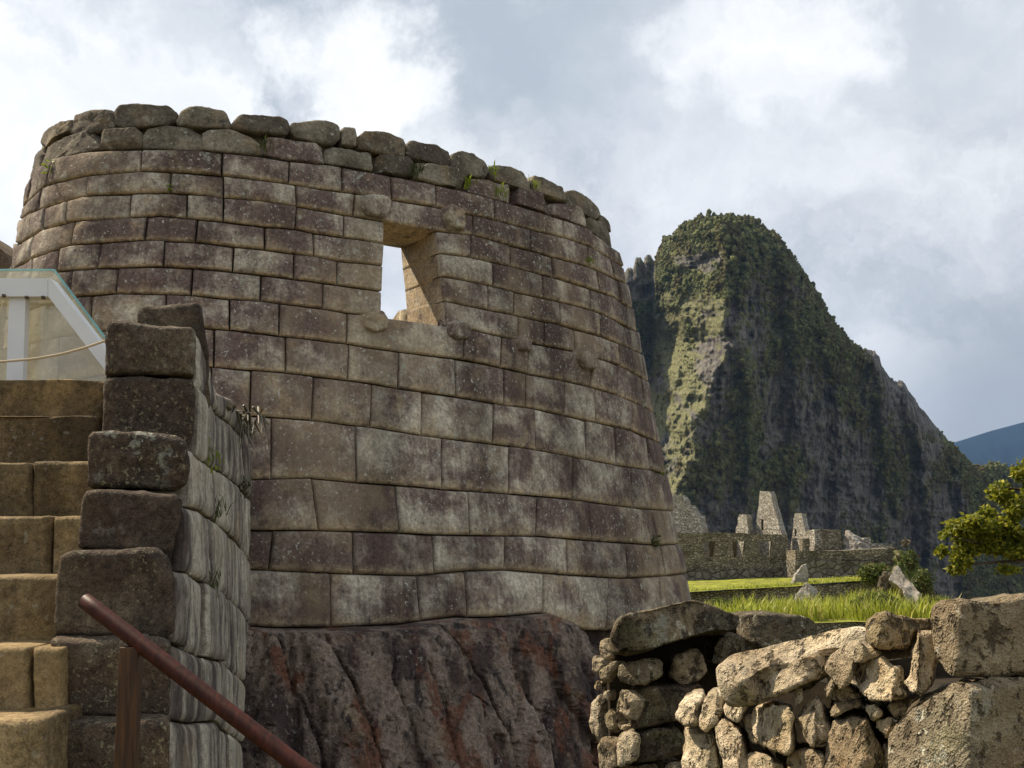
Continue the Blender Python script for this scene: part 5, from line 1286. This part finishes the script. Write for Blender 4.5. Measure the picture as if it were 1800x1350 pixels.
    veg = np.clip(vegn - cliff * .16 - pale * .55 - face + np.clip((520 - Y) / 200, 0, .3) + np.where((X > 1690), .5, 0), 0, 1)
    tz = np.clip(1.6 - 1.6 * np.hypot((X - 1236) / 66, (Y - 456) / 44), 0, 1); veg = veg * (1 - .62 * tz * (fbm(P0, .09, 3, .5, 17) > -.12))
    veg = np.where((X < 1152) & (Y < 530), veg - .5, veg); veg = np.where((X < 1160) & (Y >= 530) & (Y < 660), np.maximum(veg, .85), veg); veg = np.clip(veg + np.clip(dx / 40, 0, 1) * np.clip((860 - Y) / 120, 0, 1) * .05, 0, 1)
    grass = np.clip((-dx + 16) / 12., 0, 1) * np.clip((Y - 490) / 50., 0, 1) * np.clip(1.1 - pale, 0, 1) * (0.66 + 1.1 * fbm(P0, .07, 4, .6, 31)) * np.where(X < crest - (Y - 480) * .5 - 105, .0, 1)
    grass = np.maximum(grass, .55 * tz * (fbm(P0, .07, 3, .5, 41) > .0))
    ax, ay = X * k / 4.6, Y * k / 5.2; w1, id1 = worley2(ax + fbm(P0, .2, 2) * .8, ay, 1); w2, id2 = worley2(ax * 2.3, ay * 2.3, 4)
    tree_ = np.clip(1 - w1 * w1 * 1.6, 0, 1) * 2.4 * (1 + .5 * id1) + np.clip(1 - w2 * w2 * 1.7, 0, 1) * 1.0
    rel -= tree_ * np.clip((veg - .35) * 3, 0, 1) * np.where(grass > .4, .35, 1)
    rel -= 1.6 * fbm(P0, .35, 3, .6, 21) + 2.0 * ridged(st, .22, 3, 9) * (1 - np.clip(veg, 0, 1))
    rel += (1 - np.clip(veg * 1.3, 0, 1)) * 3.5 * ((Y * k / 15. + 1.2 * fbm(P0, .05, 3, .5, 61)) % 1.0)
    # terraces cut in the upper face
    terr = np.clip(1 - np.hypot((X - 1240) / 62, (Y - 455) / 52), 0, 1)
    rel += np.clip(terr * 3, 0, 1) * 3.2 * ((Y + .12 * X) / 8.5 % 1.0)
    # summit rolls away
    rel += 26 * np.exp(-dpt / 7.) + 30 * np.exp(-dpt / 28.)
    D = D0 + rel
    d = raydir(X, Y); V = CAM + d * (D / d[..., 1])[..., None]
    # far side so that the mountain is a solid
    B = V[0] + np.array([0, 260, -120]); B2 = B + np.array([0, 200, -400])
    Vall = np.concatenate([V.reshape(-1, 3), B, B2]); a = np.arange(nx * ny).reshape(ny, nx); b = nx * ny + np.arange(nx)
    Fs = np.concatenate([np.stack([a[:-1, :-1], a[1:, :-1], a[1:, 1:], a[:-1, 1:]], -1).reshape(-1, 4), np.stack([b[:-1], a[0, :-1], a[0, 1:], b[1:]], -1), np.stack([b[:-1] + nx, b[:-1], b[1:], b[1:] + nx], -1)])
    A = np.stack([veg, (id1 + 1) / 2, np.clip(grass, 0, 1)], -1).reshape(-1, 3); A = np.concatenate([A, np.tile([[1, .3, 0]], (2 * nx, 1))])
    # trees and shrubs clothing the slopes: one mass of crowns
    rs = np.random.RandomState(3); Vg = V.reshape(-1, 3); vg, gg = veg.ravel(), grass.ravel(); ok = np.where((vg > .42) & (X.ravel() < 1830) & (Y.ravel() < 1080))[0]
    pr = (vg[ok] - .40) ** 1.4 * np.where(gg[ok] > .4, .6, 1.0); pick = rs.choice(ok, 62000, replace=False, p=pr / pr.sum())
    ph = (1 + 5 ** .5) / 2; ico = np.array([[-1, ph, 0], [1, ph, 0], [-1, -ph, 0], [1, -ph, 0], [0, -1, ph], [0, 1, ph], [0, -1, -ph], [0, 1, -ph], [ph, 0, -1], [ph, 0, 1], [-ph, 0, -1], [-ph, 0, 1]]) / 1.9
    icf = np.array([[0, 11, 5], [0, 5, 1], [0, 1, 7], [0, 7, 10], [0, 10, 11], [1, 5, 9], [5, 11, 4], [11, 10, 2], [10, 7, 6], [7, 1, 8], [3, 9, 4], [3, 4, 2], [3, 2, 6], [3, 6, 8], [3, 8, 9], [4, 9, 5], [2, 4, 11], [6, 2, 10], [8, 6, 7], [9, 8, 1]])
    n = len(pick); s = np.clip(np.exp(rs.normal(size=n) * .6) * .58, .28, 2.8) * np.where(gg[pick] > .4, .6, 1)
    B_ = Vg[pick][:, None] + ico[None] * s[:, None, None] * rs.uniform(.5, 1.5, (n, 12, 1)) * np.array([1, 1, 1.05]) + np.array([0, -.5, .5]) * s[:, None, None]
    At = np.repeat(np.stack([np.ones(n), rs.rand(n), (gg[pick] > .4) * rs.uniform(0, .6, n)], -1), 12, 0)
    tag(mesh_obj('mountain_forest', B_.reshape(-1, 3), (icf[None] + (np.arange(n) * 12)[:, None, None]).reshape(-1, 3), M['mountain'], None, True, {'blk': At}), kind='stuff')
    tag(mesh_obj('mountain', Vall, Fs, M['mountain'], None, True, {'blk': A}), kind='structure')
mountain()

def far_ridge():
    m, t, b = new_mat('far_forest', 1, 0); n = t.noise(t.pos(), .012, 6, .65)
    t.put(b, 'Base Color', t.mix(n, (.003, .007, .010), (.008, .014, .014)))
    M['far'] = m
    D0 = 9000.; nx, ny = 160, 60; xs = np.linspace(1500, 2300, nx); ys = np.interp(xs, [1500, 1640, 1690, 1740, 1800, 1900, 2300], [800, 788, 774, 758, 742, 720, 690])
    v = np.linspace(0, 1, ny); X = np.tile(xs, (ny, 1)); Y = ys[None] + (1150 - ys[None]) * v[:, None]; P0 = np.stack([X, 0 * X, Y], -1)
    D = D0 - (Y - ys[None]) * 8 + 300 * fbm(P0, .02, 4, .55) + 300 * np.exp(-(Y - ys[None]) / 20)
    d = raydir(X, Y); V = CAM + d * (D / d[..., 1])[..., None]; a = np.arange(nx * ny).reshape(ny, nx)
    B = V[0] + np.array([0, 900, -1000]); b = nx * ny + np.arange(nx)
    Fs = np.concatenate([np.stack([a[:-1, :-1], a[1:, :-1], a[1:, 1:], a[:-1, 1:]], -1).reshape(-1, 4), np.stack([b[:-1], a[0, :-1], a[0, 1:], b[1:]], -1)])
    tag(mesh_obj('far_mountain', np.concatenate([V.reshape(-1, 3), B]), Fs, m), kind='structure')
far_ridge()

# ------------------------------------------------------------------ air: the far ridge fades to blue
def haze():
    x0, x1, y0, y1, z0, z1 = -4200, 4800, -300, 10200, -1400, 1300
    V = np.array([[x, y, z] for z in (z0, z1) for y in (y0, y1) for x in (x0, x1)], float)
    m = D_.materials.new('air'); m.use_nodes = True; t = NT(m.node_tree); t.n.remove(t.n['Principled BSDF'])
    v = t.n.new('ShaderNodeVolumePrincipled'); v.inputs['Color'].default_value = (.30, .52, .95, 1); v.inputs['Density'].default_value = 3.0e-5; v.inputs['Anisotropy'].default_value = .2
    t.l.new(v.outputs[0], t.n['Material Output'].inputs['Volume'])
    tag(mesh_obj('haze', V, [[0, 2, 3, 1], [4, 5, 7, 6], [0, 1, 5, 4], [2, 6, 7, 3], [0, 4, 6, 2], [1, 3, 7, 5]], m, None, False), kind='stuff')
haze()
